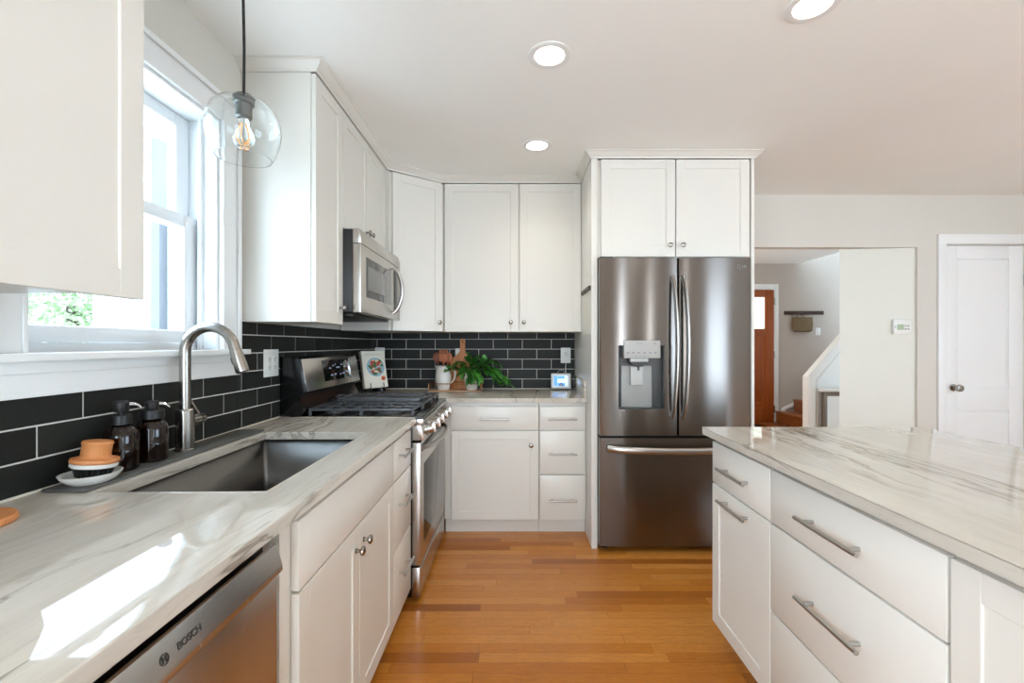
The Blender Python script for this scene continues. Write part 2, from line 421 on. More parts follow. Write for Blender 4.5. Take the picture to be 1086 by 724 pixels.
struct('wall_back_tile', bt, [M_TILE, M_GROUT])

b = MB().box(WX + .0096, WX + .0165, -.31, 2.19, CT + .0002, CT + .006, .002).box(WX + .0165, .456, BY - .0165, BY - .0096, CT + .0002, CT + .006, .002); struct('trim_5', b, painted('caulk', (226, 222, 208), .6))
# ---- crown mouldings, swept with mitred corners (outward is to the right of the path)
def sweep(mb, path, prof):
    tb = bmesh.new(); rings = []
    P = [Vector((x, y, 0)) for x, y in path]
    for i, p in enumerate(P):
        nn = []
        for a, c in ((i - 1, i), (i, i + 1)):
            if 0 <= a and c < len(P):
                d = (P[c] - P[a]).normalized(); nn.append(Vector((d.y, -d.x, 0)))
        m = sum(nn, Vector()).normalized(); k = 1 / max(.3, m.dot(nn[0]))
        rings.append([tb.verts.new(p + m * (o * k) + Vector((0, 0, z))) for o, z in prof])
    n = len(prof)
    for a, c in zip(rings, rings[1:]):
        for j in range(n): tb.faces.new((a[j], c[j], c[(j + 1) % n], a[(j + 1) % n]))
    tb.faces.new(rings[0]); tb.faces.new(rings[-1][::-1])
    return mb._merge(tb)
def crown(z): return [(0, z), (.007, z), (.010, z + .008), (.018, z + .012), (.036, z + .030), (.040, z + .034), (.046, z + .036), (.046, CEIL - .0005), (0, CEIL - .0005)]
UF = -.845                       # face of the left upper cabinets
sc = MB(); sweep(sc, [(WX, 1.9), (UF, 1.9), (UF, 2.955), (-.53, 3.21), (.4765, 3.21)], crown(2.424)); struct('trim_1', sc, M_CAB)
sc = MB(); sweep(sc, [(.4765, 3.16), (.4765, 2.785), (1.49, 2.785), (1.49, BY)], crown(2.424)); struct('trim_2', sc, M_CAB)

# ---- sink window: casing, stool, apron, jamb, two vinyl sashes
win = bpy.data.objects.new('window_1', None); COL.objects.link(win); win['kind'] = 'structure'
b = MB(); t = .022
for y0, y1 in ((.953, WY0), (WY1, 1.867)):
    b.box(WX, WX + .016, y0, y1, 1.25, WZ1 + .1, .002)
    ys = (y0, y0 + .02) if y0 < 1.5 else (y1 - .02, y1)
    b.box(WX + .016, WX + .028, *ys, 1.25, WZ1 + .1, .004)
    yi = (y1 - .012, y1) if y0 < 1.5 else (y0, y0 + .012)
    b.box(WX + .016, WX + .021, *yi, 1.25, WZ1 + .01, .002)
b.box(WX, WX + .016, WY0, WY1, WZ1, WZ1 + .1, .002).box(WX + .0161, WX + .028, .973, 1.847, WZ1 + .08, WZ1 + .1, .004)
struct('casing', b, M_TRIM, win)
b = MB().box(WX - .07, WX + .052, .95, 1.89, 1.229, 1.25, .004, 3); struct('window_stool', b, M_TRIM, win)
b = MB().box(WX + .0, WX + .018, .95, 1.865, 1.144, 1.229, .002).box(WX + .018, WX + .025, .95, 1.865, 1.20, 1.229, .003).box(WX + .018, WX + .022, .95, 1.865, 1.144, 1.158, .002)
struct('apron', b, M_TRIM, win)
b = MB(); b.box(xo + .02, WX - .0, WY0, WY0 + .012, 1.25, WZ1).box(xo + .02, WX, WY1 - .012, WY1, 1.25, WZ1).box(xo + .02, WX, WY0 + .012, WY1 - .012, WZ1 - .012, WZ1)
b.box(xo + .02, WX - .071, WY0 + .012, WY1 - .012, 1.25, 1.275)
b.box(WX - .062, WX - .05, WY0 + .012, WY0 + .03, 1.25, WZ1 - .012).box(WX - .062, WX - .05, WY1 - .03, WY1 - .012, 1.25, WZ1 - .012)
struct('jamb', b, M_VINYL, win)
def sash(name, x, y0, y1, z0, z1, st, bot):
    b = MB().box(x - .03, x, y0, y0 + st, z0, z1, .004).box(x - .03, x, y1 - st, y1, z0, z1, .004)
    b.box(x - .028, x - .002, y0 + st, y1 - st, z0, z0 + bot, .004).box(x - .028, x - .002, y0 + st, y1 - st, z1 - .046, z1, .004)
    o = struct(name, b, M_VINYL, win)
    g = MB().box(x - .017, x - .013, y0 + st, y1 - st, z0 + bot, z1 - .046); struct('pane', g, M_PANE, o)
sash('lower_sash', WX - .074, WY0 + .013, WY1 - .013, 1.2755, 1.755, .066, .046)
sash('upper_sash', WX - .106, WY0 + .013, WY1 - .013, 1.71, WZ1 - .013, .066, .045)
struct('latch', MB().box(WX - .075, WX - .062, 1.38, 1.43, 1.755, 1.768, .003), M_VINYL, win)

# ---- closet door in the back wall, with casing
d1 = bpy.data.objects.new('door_1', None); COL.objects.link(d1); d1['kind'] = 'structure'
def panel_door(mb, x0, x1, y, z0, z1, t, panels, rec=.012):
    """frame-and-panel door leaf facing -y; panels: (x0,x1,z0,z1)"""
    xs = sorted({x0, x1, *[p[0] for p in panels], *[p[1] for p in panels]}); zs = sorted({z0, z1, *[p[2] for p in panels], *[p[3] for p in panels]})
    pa, pb = panels[0][0], panels[0][1]
    mb.box(x0, pa, y, y + t, z0, z1, .0015).box(pb, x1, y, y + t, z0, z1, .0015)
    pz = sorted(panels, key=lambda p: p[2]); z = z0
    for p in pz: mb.box(pa, pb, y, y + t, z, p[2], .0015); z = p[3]
    mb.box(pa, pb, y, y + t, z, z1, .0015)
    for p in pz:
        mb.box(pa, pb, y + rec, y + t - .004, p[2], p[3])
        for k, (q0, q1, w0, w1) in enumerate(((pa, pa + .012, p[2], p[3]), (pb - .012, pb, p[2], p[3]), (pa + .012, pb - .012, p[2], p[2] + .012), (pa + .012, pb - .012, p[3] - .012, p[3]))):
            mb.box(q0, q1, y + rec * .5, y + rec, w0, w1, .003)
b = MB(); panel_door(b, DX0 + .003, DX1 - .003, BY + .012, .008, DZ - .004, .035, [(3.55, 3.962, .22, .74), (3.55, 3.962, .92, 1.955)])
struct('leaf', b, M_TRIM, d1)
b = MB(look((3.513, BY + .012, .923), (0, -1, 0))); b.lathe([(0, 0), (.028, 0), (.028, .006), (.012, .01), (.011, .03), (.024, .038), (.03, .052), (.026, .066), (0, .07)], 24)
struct('door_knob', b, M_NICKEL, d1)
b = MB()
for x0, x1 in ((3.372, DX0 - .006), (DX1 + .006, 4.156)): b.box(x0, x1, BY - .018, BY, 0, 2.071, .003)
b.box(3.372, 4.156, BY - .018, BY, 2.071, 2.148, .003)
struct('door_casing', b, M_TRIM, d1)
struct('door_hinge', MB().cyl((DX1 - .002, BY + .006, 1.74), (DX1 - .002, BY + .006, 1.83), .006), M_NICKEL, d1)

# ---- stained front door at the far end of the hall
d2 = bpy.data.objects.new('door_2', None); COL.objects.link(d2); d2['kind'] = 'structure'
b = MB(); yd = 6.60
b.box(2.91, 3.07, yd, yd + .045, .09, 2.07, .003).box(3.69, 3.82, yd, yd + .045, .09, 2.07, .003)
for z0, z1 in ((.09, .33), (1.40, 1.50), (1.965, 2.07)): b.box(3.07, 3.69, yd, yd + .045, z0, z1, .003)
b.box(3.07, 3.69, yd + .014, yd + .03, .33, 1.40).box(3.36, 3.42, yd, yd + .045, .33, 1.40, .003)
for x in (3.22, 3.54): b.box(x - .09, x + .09, yd + .007, yd + .014, .42, 1.31, .006)
struct('leaf', b, M_DOORWD, d2)
struct('pane', MB().box(3.07, 3.69, yd + .02, yd + .026, 1.50, 1.965), emis('daylight glow pane', (225, 238, 228), 1.0), d2)  # pane emission stands in for daylight behind the door
b = MB().box(3.825, 3.90, 6.622, 6.65, 0, 2.16, .003).box(2.83, 2.905, 6.622, 6.65, 0, 2.16, .003).box(2.905, 3.825, 6.622, 6.65, 2.075, 2.16, .003)
struct('door_casing', b, M_TRIM, d2)
struct('threshold', MB().box(2.91, 3.82, 6.55, 6.65, 0, .085), M_RACK, d2)
for z in (.32, 1.12, 1.9): struct('door_hinge', MB().cyl((3.823, 6.597, z - .05), (3.823, 6.597, z + .05), .009), M_NICKEL, d2)

b = MB().box(OX1 + .002, 3.371, BY - .014, BY, 0, .12, .003).box(4.157, RX, BY - .014, BY, 0, .12, .003); struct('baseboard_back', b, M_TRIM)
struct('baseboard_hall', MB().box(2.767, 3.3, 3.82, 3.834, 0, .12, .003), M_TRIM)

# ================================================================== CABINETS
def shaker(mb, x0, x1, z0, z1, t=.02, st=.057, rec=.005):
    """shaker leaf in front-local space: face at y=0, thickness into +y"""
    e = .0012
    mb.box(x0, x0 + st, 0, t, z0, z1, e, 1).box(x1 - st, x1, 0, t, z0, z1, e, 1)
    mb.box(x0 + st, x1 - st, 0, t, z0, z0 + st, e, 1).box(x0 + st, x1 - st, 0, t, z1 - st, z1, e, 1)
    mb.box(x0 + st - .001, x1 - st + .001, rec, t - .003, z0 + st - .001, z1 - st + .001)
def slab(mb, x0, x1, z0, z1, t=.02): mb.box(x0, x1, 0, t, z0, z1, .002, 2)
KNOB = [(0, 0), (.0085, 0), (.0085, .002), (.0055, .004), (.005, .012), (.0075, .016), (.0135, .019), (.0155, .023), (.0145, .027), (.009, .030), (0, .0308)]
def knob(x, z): return MB(look((x, 0, z), (0, -1, 0))).lathe(KNOB, 20)
def pull(x, z, L):
    b = MB().cyl((x - L / 2, -.032, z), (x + L / 2, -.032, z), .006, n=16)
    for s in (-1, 1): b.cyl((x + s * L * .36, 0, z), (x + s * L * .36, -.032, z), .0055, n=12)
    return b
def cabinet(name, label, cat, loc, rotz, x0, x1, d, z0, z1, fronts, toe=None, hollow=False, group=None, body_ends=None, skirt=0):
    """front-local: door face y=0, outward -y, width along x"""
    T = thing(name, label, cat, loc, rotz, group); tf = .021
    b = MB(); bx0, bx1 = body_ends or (x0, x1)
    if hollow:
        b.box(bx0, bx0 + .018, tf, d, z0, z1).box(bx1 - .018, bx1, tf, d, z0, z1).box(bx0 + .018, bx1 - .018, tf, d, z0, z0 + .018)
        b.box(bx0 + .018, bx1 - .018, d - .012, d, z0 + .018, z1).box(bx0 + .018, bx1 - .018, tf, tf + .019, z1 - .2, z1).box(bx0 + .018, bx0 + .062, tf, tf + .019, z0 + .018, z1 - .2).box(bx1 - .05, bx1 - .018, tf, tf + .019, z0 + .018, z1 - .2)
    else: b.box(bx0, bx1, tf, d, z0, z1, .001, 1)
    part('cabinet_body', b, M_CAB, T, False)
    if toe is not None: part('toe_kick', MB().box(bx0, bx1, tf + toe, tf + toe + .016, 0, z0), M_CAB, T, False)
    for f in fronts:
        b = MB(); (shaker if f[0] == 'door' else slab)(b, f[1], f[2], f[3], f[4])
        o = part(f[0], b, M_CAB, T, False)
        for h in f[5:]:
            if h[0] == 'knob': part('knob', knob(h[1], h[2]), M_NICKEL, o, False)
            else: part('pull_handle', pull(h[1], h[2], h[3]), M_SATIN, o, False)
    return T
G1, G2 = 'base cabinets of the sink run', 'wall cabinets'
LF = -.506
# --- sink run (front-local x runs along +Y)
cabinet('sink_cabinet', 'white sink base cabinet with false drawer front over two knobbed shaker doors, beside the dishwasher', 'cabinet', (LF, 0, 0), PI / 2, 1.002, 1.872, .62, .082, CTB, [
    ('false_front', 1.050, 1.870, .690, .856), ('door', 1.050, 1.459, .084, .684, ('knob', 1.425, .613)), ('door', 1.463, 1.870, .084, .684, ('knob', 1.497, .619))], toe=.07, hollow=True, group=G1)
cabinet('drawer_cabinet', 'narrow white three-drawer base cabinet between sink cabinet and range', 'cabinet', (LF, 0, 0), PI / 2, 1.874, 2.182, .62, .082, CTB, [
    ('drawer', 1.876, 2.18, .690, .856, ('pull', 2.02, .783, .17)), ('drawer', 1.876, 2.18, .398, .684, ('pull', 2.02, .57, .17)), ('drawer', 1.876, 2.18, .084, .392, ('pull', 2.02, .272, .17))], toe=.07, group=G1)
cabinet('base_cabinet', 'white base cabinet at the near end of the sink counter, before the dishwasher', 'cabinet', (LF, 0, 0), PI / 2, -.30, .338, .62, .082, CTB, [
    ('drawer', -.298, .336, .690, .856, ('pull', .02, .783, .2)), ('door', -.298, .017, .084, .684, ('knob', -.01, .613)), ('door', .021, .336, .084, .684, ('knob', .05, .613))], toe=.07, group=G1)
# --- back run
BF = 2.975
cabinet('base_cabinet', 'white back wall base cabinet with wide drawer over one shaker door', 'cabinet', (0, BF, 0), 0, -.470, .160, .59, .102, CTB, [
    ('drawer', -.421, .157, .704, .857, ('pull', -.133, .775, .2)), ('door', -.421, .157, .104, .694, ('knob', .108, .602))], toe=.045, group='base cabinets of the back run')
cabinet('drawer_cabinet', 'white base cabinet of three stacked drawers next to the fridge side panel', 'cabinet', (0, BF, 0), 0, .162, .475, .59, .102, CTB, [
    ('drawer', .166, .461, .704, .857, ('pull', .315, .775, .19)), ('drawer', .166, .461, .410, .694, ('pull', .315, .544, .19)), ('drawer', .166, .461, .104, .400, ('pull', .315, .237, .19))], toe=.045, group='base cabinets of the back run')
# --- island (front-local x runs along -Y from the far end)
IF, IY = .838, 1.902
GI = 'island cabinets'
def yx(y): return IY - y
cabinet('pullout_cabinet', 'narrow white island cabinet with drawer above tall pull-out door, at the fridge end', 'cabinet', (IF, IY, 0), -PI / 2, 0, yx(1.470), .86, .10, CTB, [
    ('drawer', 0.002, yx(1.4725), .690, .860, ('pull', yx(1.69), .771, .21)), ('door', 0.002, yx(1.4725), .102, .684, ('pull', yx(1.69), .643, .21))], toe=.06, group=GI)
cabinet('drawer_cabinet', 'wide white island cabinet with three deep drawers and long bar pulls', 'cabinet', (IF, IY, 0), -PI / 2, yx(1.469), yx(.868), .86, .10, CTB, [
    ('drawer', yx(1.4675), yx(.870), .690, .860, ('pull', yx(1.175), .771, .235)), ('drawer', yx(1.4675), yx(.870), .402, .684, ('pull', yx(1.175), .541, .235)), ('drawer', yx(1.4675), yx(.870), .102, .396, ('pull', yx(1.175), .262, .235))], toe=.06, group=GI)
cabinet('door_cabinet', 'white island cabinet with shaker doors nearest the camera', 'cabinet', (IF, IY, 0), -PI / 2, yx(.867), yx(-.30), .86, .10, CTB, [
    ('door', yx(.862), yx(.285), .102, .860), ('door', yx(.281), yx(-.298), .102, .860)], toe=.06, group=GI)

# --- wall cabinets
UB, UT = 1.366, 2.424
cabinet('wall_cabinet', 'white wall cabinet left of the sink window, nearest the camera', 'cabinet', (-.785, 0, 0), PI / 2, .20, .951, .376, 1.378, CEIL - .002, [
    ('door', .205, .575, 1.364, CEIL - .003), ('door', .579, .949, 1.364, CEIL - .003)], group=G2)
cabinet('wall_cabinet', 'narrow white wall cabinet between the sink window and the microwave', 'cabinet', (UF, 0, 0), PI / 2, 1.90, 2.203, .317, UB, UT, [
    ('door', 1.903, 2.201, UB, UT - .004, ('knob', 2.165, 1.446))], group=G2)
cabinet('wall_cabinet', 'short white two-door wall cabinet above the microwave', 'cabinet', (UF, 0, 0), PI / 2, 2.205, 2.955, .317, 1.845, UT, [
    ('door', 2.207, 2.578, 1.847, UT - .004, ('knob', 2.548, 1.905)), ('door', 2.582, 2.930, 1.847, UT - .004, ('knob', 2.612, 1.905))], group=G2)
# diagonal corner cabinet
A, B = Vector((UF + .022, 2.972, 0)), Vector((-.512, 3.212, 0))
T = thing('corner_wall_cabinet', 'white diagonal corner wall cabinet with a single tall knobbed door', 'cabinet', ((A.x + B.x) / 2, (A.y + B.y) / 2, 0), 0, G2)
ang = math.atan2(B.y - A.y, B.x - A.x); Ln = (B - A).length
FM = Matrix.Translation(A) @ Matrix.Rotation(ang, 4, 'Z')
nrm = Vector((-math.sin(ang), math.cos(ang), 0)); a2, b2 = A + nrm * .021, B + nrm * .021
part('cabinet_body', MB().prism([(WX + .012, 2.965), (a2.x, 2.965), (a2.x, a2.y), (b2.x, b2.y), (-.508, b2.y + .01), (-.508, BY - .012), (WX + .012, BY - .012)], 'z', UB - .004, UT), M_CAB, T)
b = MB(FM); shaker(b, .014, Ln - .006, UB - .004, UT - .004); do = part('door', b, M_CAB, T)
b = MB(FM @ look((Ln - .04, 0, 1.426), (0, -1, 0))); b.lathe(KNOB, 20); part('knob', b, M_NICKEL, do)
cabinet('wall_cabinet', 'tall white two-door wall cabinet on the back wall above the small screen', 'cabinet', (0, 3.21, 0), 0, -.506, .4755, .36, UB - .006, UT, [
    ('door', -.502, .025, UB - .006, UT - .004, ('knob', -.028, 1.428)), ('door', .035, .474, UB - .006, UT - .004, ('knob', .065, 1.428))], group=G2)
# --- fridge surround
solo('fridge_side_panel', MB().box(.4765, .5135, 2.785, BY, 0, UT, .001, 1), M_CAB, 'tall white panel between the back counter and the fridge', 'panel', (.495, 3.18, 0), 'fridge side panels')
solo('fridge_side_panel', MB().box(1.470, 1.49, 2.785, BY, 0, UT, .001, 1), M_CAB, 'thin white end panel on the hall side of the fridge', 'panel', (1.48, 3.18, 0), 'fridge side panels')
cabinet('wall_cabinet', 'deep white two-door cabinet above the fridge', 'cabinet', (0, 2.786, 0), 0, .5145, 1.469, .785, 1.812, UT, [
    ('door', .538, .998, 1.814, UT - .004, ('knob', .962, 1.885)), ('door', 1.004, 1.460, 1.814, UT - .004, ('knob', 1.042, 1.885))], group=G2)

# ================================================================== COUNTERTOPS
def slab_top(xs, ys, hole=None):
    """stone slab with an optional cut-out; the top edges are eased"""
    mb = MB(); tb = bmesh.new(); V = {}
    def v(i, j, z): return V.setdefault((i, j, z), tb.verts.new((xs[i], ys[j], z)) if (i, j, z) not in V else V[(i, j, z)])
    nx, ny = len(xs) - 1, len(ys) - 1; solid = lambda i, j: 0 <= i < nx and 0 <= j < ny and (i, j) != hole
    for i in range(nx):
        for j in range(ny):
            if not solid(i, j): continue
            for z in (CTB, CT): tb.faces.new([v(i, j, z), v(i + 1, j, z), v(i + 1, j + 1, z), v(i, j + 1, z)])
            for (di, dj, p, q) in ((-1, 0, (i, j), (i, j + 1)), (1, 0, (i + 1, j), (i + 1, j + 1)), (0, -1, (i, j), (i + 1, j)), (0, 1, (i, j + 1), (i + 1, j + 1))):
                if not solid(i + di, j + dj): tb.faces.new([v(*p, CTB), v(*q, CTB), v(*q, CT), v(*p, CT)])
    es = [e for e in tb.edges if all(abs(w.co.z - CT) < 1e-6 for w in e.verts) and any(abs(f.normal.z) < .5 for f in e.link_faces) ]
    tb.normal_update()
    es = [e for e in tb.edges if len(e.link_faces) == 2 and abs(e.link_faces[0].normal.dot(e.link_faces[1].normal)) < .5 and all(w.co.z > CT - 1e-6 for w in e.verts)]
    bmesh.ops.bevel(tb, geom=es, offset=.003, segments=3, profile=.5, affect='EDGES')
    mb._merge(tb); return mb
LX0 = WX + .0105
solo('sink_countertop', slab_top([LX0, -1.014, -.598, -.482], [-.31, 1.077, 1.818, 2.184], (1, 1)), M_STONE, 'pale grey veined stone countertop with the sink cut-out along the window wall', 'countertop', (-.8, .94, CTB))
T = thing('back_countertop', 'grey veined stone countertop along the back wall with a short upstand at the fridge panel', 'countertop', (-.35, 3.26, CTB))
part('slab', slab_top([LX0, .4755], [2.951, BY - .0105]), M_STONE, T)
part('upstand', MB().box(.4565, .4755, 2.955, BY - .0105, CT + .0002, 1.026, .002), M_STONE, T)
solo('island_countertop', slab_top([.808, 1.747], [-.36, 1.93]), M_STONE, 'beige veined stone countertop on the island', 'countertop', (1.28, .8, CTB))

# ================================================================== SINK AND FAUCET
T = thing('kitchen_sink', 'rectangular undermount stainless sink below the window', 'sink', (-.806, 1.4475, .65))
tb = bmesh.new(); x0, x1, y0, y1, z0, z1 = -1.019, -.593, 1.072, 1.823, .665, CTB - .001
vs = [tb.verts.new(p) for p in ((x0, y0, z0), (x1, y0, z0), (x1, y1, z0), (x0, y1, z0), (x0, y0, z1), (x1, y0, z1), (x1, y1, z1), (x0, y1, z1))]
tb.faces.new(vs[:4])
for i in range(4): tb.faces.new((vs[i], vs[(i + 1) % 4], vs[4 + (i + 1) % 4], vs[4 + i]))
bmesh.ops.bevel(tb, geom=[e for e in tb.edges if not all(w.co.z > z1 - 1e-6 for w in e.verts)], offset=.014, segments=4, profile=.5, affect='EDGES')
b = MB(); b._merge(tb)
bowl = part('bowl', b, M_SINK, T)
md = bowl.modifiers.new('thick', 'SOLIDIFY'); md.thickness = .0025; md.offset = 1
part('drain', MB(Matrix.Translation((-.85, 1.45, .6655))).lathe([(0, .001), (.02, .001), (.03, .0025), (.048, .003), (.05, .0005)], 28), M_CHROME, T)

MATZ = CT + .008
solo('faucet_mat', MB().box(-1.136, -1.027, 1.072, 1.84, CT + .0004, MATZ, .003), M_MAT, 'long grey silicone mat behind the sink under the faucet', 'mat', (-1.08, 1.45, CT))
fx, fy = -1.086, 1.475
T = thing('kitchen_faucet', 'brushed nickel gooseneck pull-down faucet behind the sink', 'faucet', (fx, fy, MATZ))
part('base', MB(Matrix.Translation((fx, fy, MATZ))).lathe([(0, 0), (.030, 0), (.030, .004), (.0265, .007), (.0265, .132), (.024, .136), (0, .136)], 32), M_NICKEL, T)
pts = [(fx, fy, MATZ + .13), (fx, fy, 1.10), (fx, fy, 1.20), (fx, fy, 1.245)]
rr = .082
for k in range(1, 15):
    a = PI - k * (PI * .93 / 14); pts.append((fx + rr + rr * math.cos(a), fy, 1.245 + rr * math.sin(a)))
dx = Vector(pts[-1]) - Vector(pts[-2]); dx.normalize(); e = Vector(pts[-1])
part('spout', MB().tube(pts, .0165, 20), M_NICKEL, T)
hd = MB(); hd.tube([e, e + dx * .012, e + dx * .013, e + dx * .08, e + dx * .088], [.0168, .0172, .0185, .0205, .0195], 20)
so = part('spray_head', hd, M_NICKEL, T)
part('spray_face', MB().cyl(e + dx * .0875, e + dx * .090, .0165), M_DARK, so)
part('spray_button', MB().box(-.006, .006, -.002, .003, -.012, .012, .002, M=look(e + dx * .05 + Vector((-.0195, 0, 0)), dx) @ Matrix.Rotation(PI / 2, 4, 'Z')), M_DARK, so)
h = MB().cyl((fx, fy + .015, 1.015), (fx, fy + .058, 1.015), .0185, .0185, 24).cyl((fx, fy + .058, 1.015), (fx, fy + .0605, 1.015), .0165).cyl((fx, fy + .0605, 1.015), (fx, fy + .082, 1.015), .0185, .0165, 24)
hb = part('handle', h, M_NICKEL, T)
part('lever', MB().tube([(fx - .004, fy + .072, 1.028), (fx - .014, fy + .058, 1.06), (fx - .024, fy + .042, 1.10)], [.0055, .005, .0045], 12), M_NICKEL, hb)

# ================================================================== DISHWASHER
T = thing('dishwasher', 'stainless dishwasher with pocket handle built in left of the sink cabinet', 'dishwasher', (LF, .67, 0))
Y0, Y1 = .342, .955
part('tub', MB().box(-1.10, -.535, Y0 + .004, Y1 - .004, .10, .872), M_DARK, T)
part('door', MB().box(-.534, -.506, Y0, Y1, .105, .782, .003), M_STEEL, T)
cs = part('control_strip', MB().prism([(-.534, .783), (-.500, .783), (-.4945, .790), (-.4955, .80), (-.508, .846), (-.514, .848), (-.521, .842), (-.527, .805), (-.534, .803)], 'y', Y0, Y1, .0012), M_STEEL, T)
nz = Vector((.046, 0, .0125)).normalized(); uz = Vector((-.0125, 0, .046)).normalized()
def onstrip(y, zz): # point on the sloped strip face
    k = (zz - .80) / .046; return Vector((-.4955 - .0125 * k, y, zz)) + nz * .0002
lb = MB()
lb.text('BOSCH', .0155, frame(onstrip(.690, .82), (0, 1, 0), uz, nz))
lc = onstrip(.640, .82); FMx = frame(lc, (0, 1, 0), uz, nz)
lb.tube([FM_ for FM_ in [FMx @ Vector((.0075 * math.cos(q * PI / 10), .0075 * math.sin(q * PI / 10), .0003)) for q in range(20)]], .0007, 6, closed=True)
lb.box(-.0012, .0012, -.0045, .0045, 0, .0006, M=FMx @ Matrix.Translation((-.003, 0, 0))).box(-.0012, .0012, -.0045, .0045, 0, .0006, M=FMx @ Matrix.Translation((.003, 0, 0))).box(-.003, .003, -.0008, .0008, 0, .0006, M=FMx)
part('logo', lb, M_INK, cs)
part('toe_panel', MB().box(-.60, -.585, Y0 + .004, Y1 - .004, .0, .10), M_DARK, T)

# ================================================================== RANGE
RY0, RY1 = 2.192, 2.948
T = thing('gas_range', 'stainless slide-in gas range with black cooktop and raised control panel', 'range', (-.8, 2.57, 0))
part('body', MB().box(-1.145, -.505, RY0, RY1, .03, .905, .002), M_BLACK, T)
ck = MB().box(-1.10, -.452, RY0 - .001, RY1 + .001, .9055, .918, .004)
part('cooktop', ck, M_BLACK, T)
part('front_trim', MB().prism([(-.505, .880), (-.458, .872), (-.446, .895), (-.4515, .9055), (-.505, .9052)], 'y', RY0, RY1, .002), M_STEEL, T)
cp = part('control_panel', MB().prism([(-.504, .80), (-.452, .80), (-.4445, .806), (-.458, .8715), (-.504, .8795)], 'y', RY0, RY1, .0015), M_STEEL, T)
part('drawer', MB().box(-.5045, -.464, RY0, RY1, .03, .176, .004).box(-.4655, -.460, RY0 + .01, RY1 - .01, .165, .172, .002), M_STEEL, T)
od = part('oven_door', MB().box(-.5045, -.462, RY0, RY1, .186, .788, .004), M_STEEL, T)
part('oven_window', MB().box(-.464, -.4605, RY0 + .085, RY1 - .085, .27, .665, .0015), M_OVENGLASS, od)
part('door_vent', MB().box(-.4655, -.4605, RY0 + .03, RY1 - .03, .735, .775, .002), M_BLACK, od)
hp = []
for k in range(17):
    u = k / 16; hp.append((-.468 + .062 * math.sin(PI * u) ** .55, RY0 + .045 + u * (RY1 - RY0 - .09), .752))
part('oven_handle', MB().tube(hp, .0125, 14, sx=.75), M_SATIN, od)
kd = Vector((.065, 0, .0135)).normalized()
for i in range(5):
    y = RY0 + .095 + i * .1415
    c = Vector((-.4512, y, .8385))
    kb = MB(look(c, kd)).lathe([(0, 0), (.031, 0), (.031, .007), (.026, .010), (.025, .034), (.023, .037), (0, .0375)], 28)
    kb.box(-.0045, .0045, -.024, .024, .030, .048, .002, M=None)
    part('knob', kb, M_STEEL, T)
# backguard with sloped stainless display panel
part('backguard', MB().prism([(-1.150, .918), (-1.045, .918), (-1.025, .95), (-1.060, 1.02), (-1.020, 1.034), (-1.050, 1.195), (-1.062, 1.207), (-1.150, 1.207)], 'y', RY0, RY1, .002), M_BLACK, T)
sd = Vector((-.030, 0, .161)).normalized(); sn = Vector((sd.z, 0, -sd.x))
BM = frame(Vector((-1.020, RY0, 1.034)) + sn * .0006, (0, 1, 0), sd, sn)  # x along range, y up the slope, z outward
fp = part('display_panel', MB(BM).box(.004, .752, .002, .166, 0, .003, .001), M_STEEL, T)
dp = part('display', MB(BM).box(.225, .60, .035, .150, .003, .0045, .0008), M_BLACKGLASS, T)
part('bezel', MB(BM).box(.604, .616, .030, .155, .003, .006, .001), M_CHROME, T)
for i, (u, v, w) in enumerate([(.30, .10, .03), (.35, .112, .022), (.40, .10, .05), (.47, .115, .02), (.51, .10, .036), (.31, .06, .03), (.36, .062, .03), (.44, .06, .02), (.48, .062, .03), (.53, .07, .03), (.385, .118, .014)]):
    part('digit', MB(BM).box(u, u + w, v, v + .008, .0045, .005), M_LED, dp)
lg = MB(BM); lg.tube([(.075 + .009 * math.cos(q * PI / 8), .038 + .009 * math.sin(q * PI / 8), .0035) for q in range(16)], .0009, 6, closed=True).text('LG', .016, Matrix.Translation((.102, .038, .0032)))
part('logo', lg, M_GREYINK, fp)
# burners and grates
for (x, y, r) in ((-.93, 2.32, .034), (-.65, 2.32, .045), (-.93, 2.82, .034), (-.65, 2.82, .045), (-.79, 2.57, .04)):
    part('burner', MB(Matrix.Translation((x, y, .918))).lathe([(0, 0), (r + .012, 0), (r + .010, .006), (r, .008), (r, .014), (r - .006, .018), (0, .019)], 24), M_IRON, T)
GX0, GX1, GZ = -1.012, -.505, .954
def grate(y0, y1):
    g = MB(); h = .006
    for x in (GX0, GX1): g.box(x - h, x + h, y0, y1, GZ - .013, GZ, .003)
    for y in (y0 + h, y1 - h): g.box(GX0 + h, GX1 - h, y - h, y + h, GZ - .013, GZ, .003)
    for k in range(1, 7):
        x = GX0 + (GX1 - GX0) * k / 7
        g.box(x - .0045, x + .0045, y0 + .012, y1 - .012, GZ - .011, GZ + .001, .003)
    for x in (GX0, GX1, (GX0 + GX1) / 2):
        for y in (y0 + .008, y1 - .008): g.box(x - .007, x + .007, y - .007, y + .007, .918, GZ - .012, .002)
    ym = (y0 + y1) / 2; g.box(GX0 + h, GX1 - h, ym - .005, ym + .005, GZ - .012, GZ - .001, .003)
    return g
for y0, y1 in ((2.206, 2.446), (2.45, 2.69), (2.694, 2.934)): part('grate', grate(y0, y1), M_IRON, T)
b = MB(); z = GZ + .0012
b.box(-.975, -.525, 2.462, 2.678, z, z + .008, .003)
for x0_, x1_, y0_, y1_ in ((-.975, -.525, 2.462, 2.470), (-.975, -.525, 2.670, 2.678), (-.975, -.967, 2.47, 2.67), (-.533, -.525, 2.47, 2.67)): b.box(x0_, x1_, y0_, y1_, z + .007, z + .018, .002)
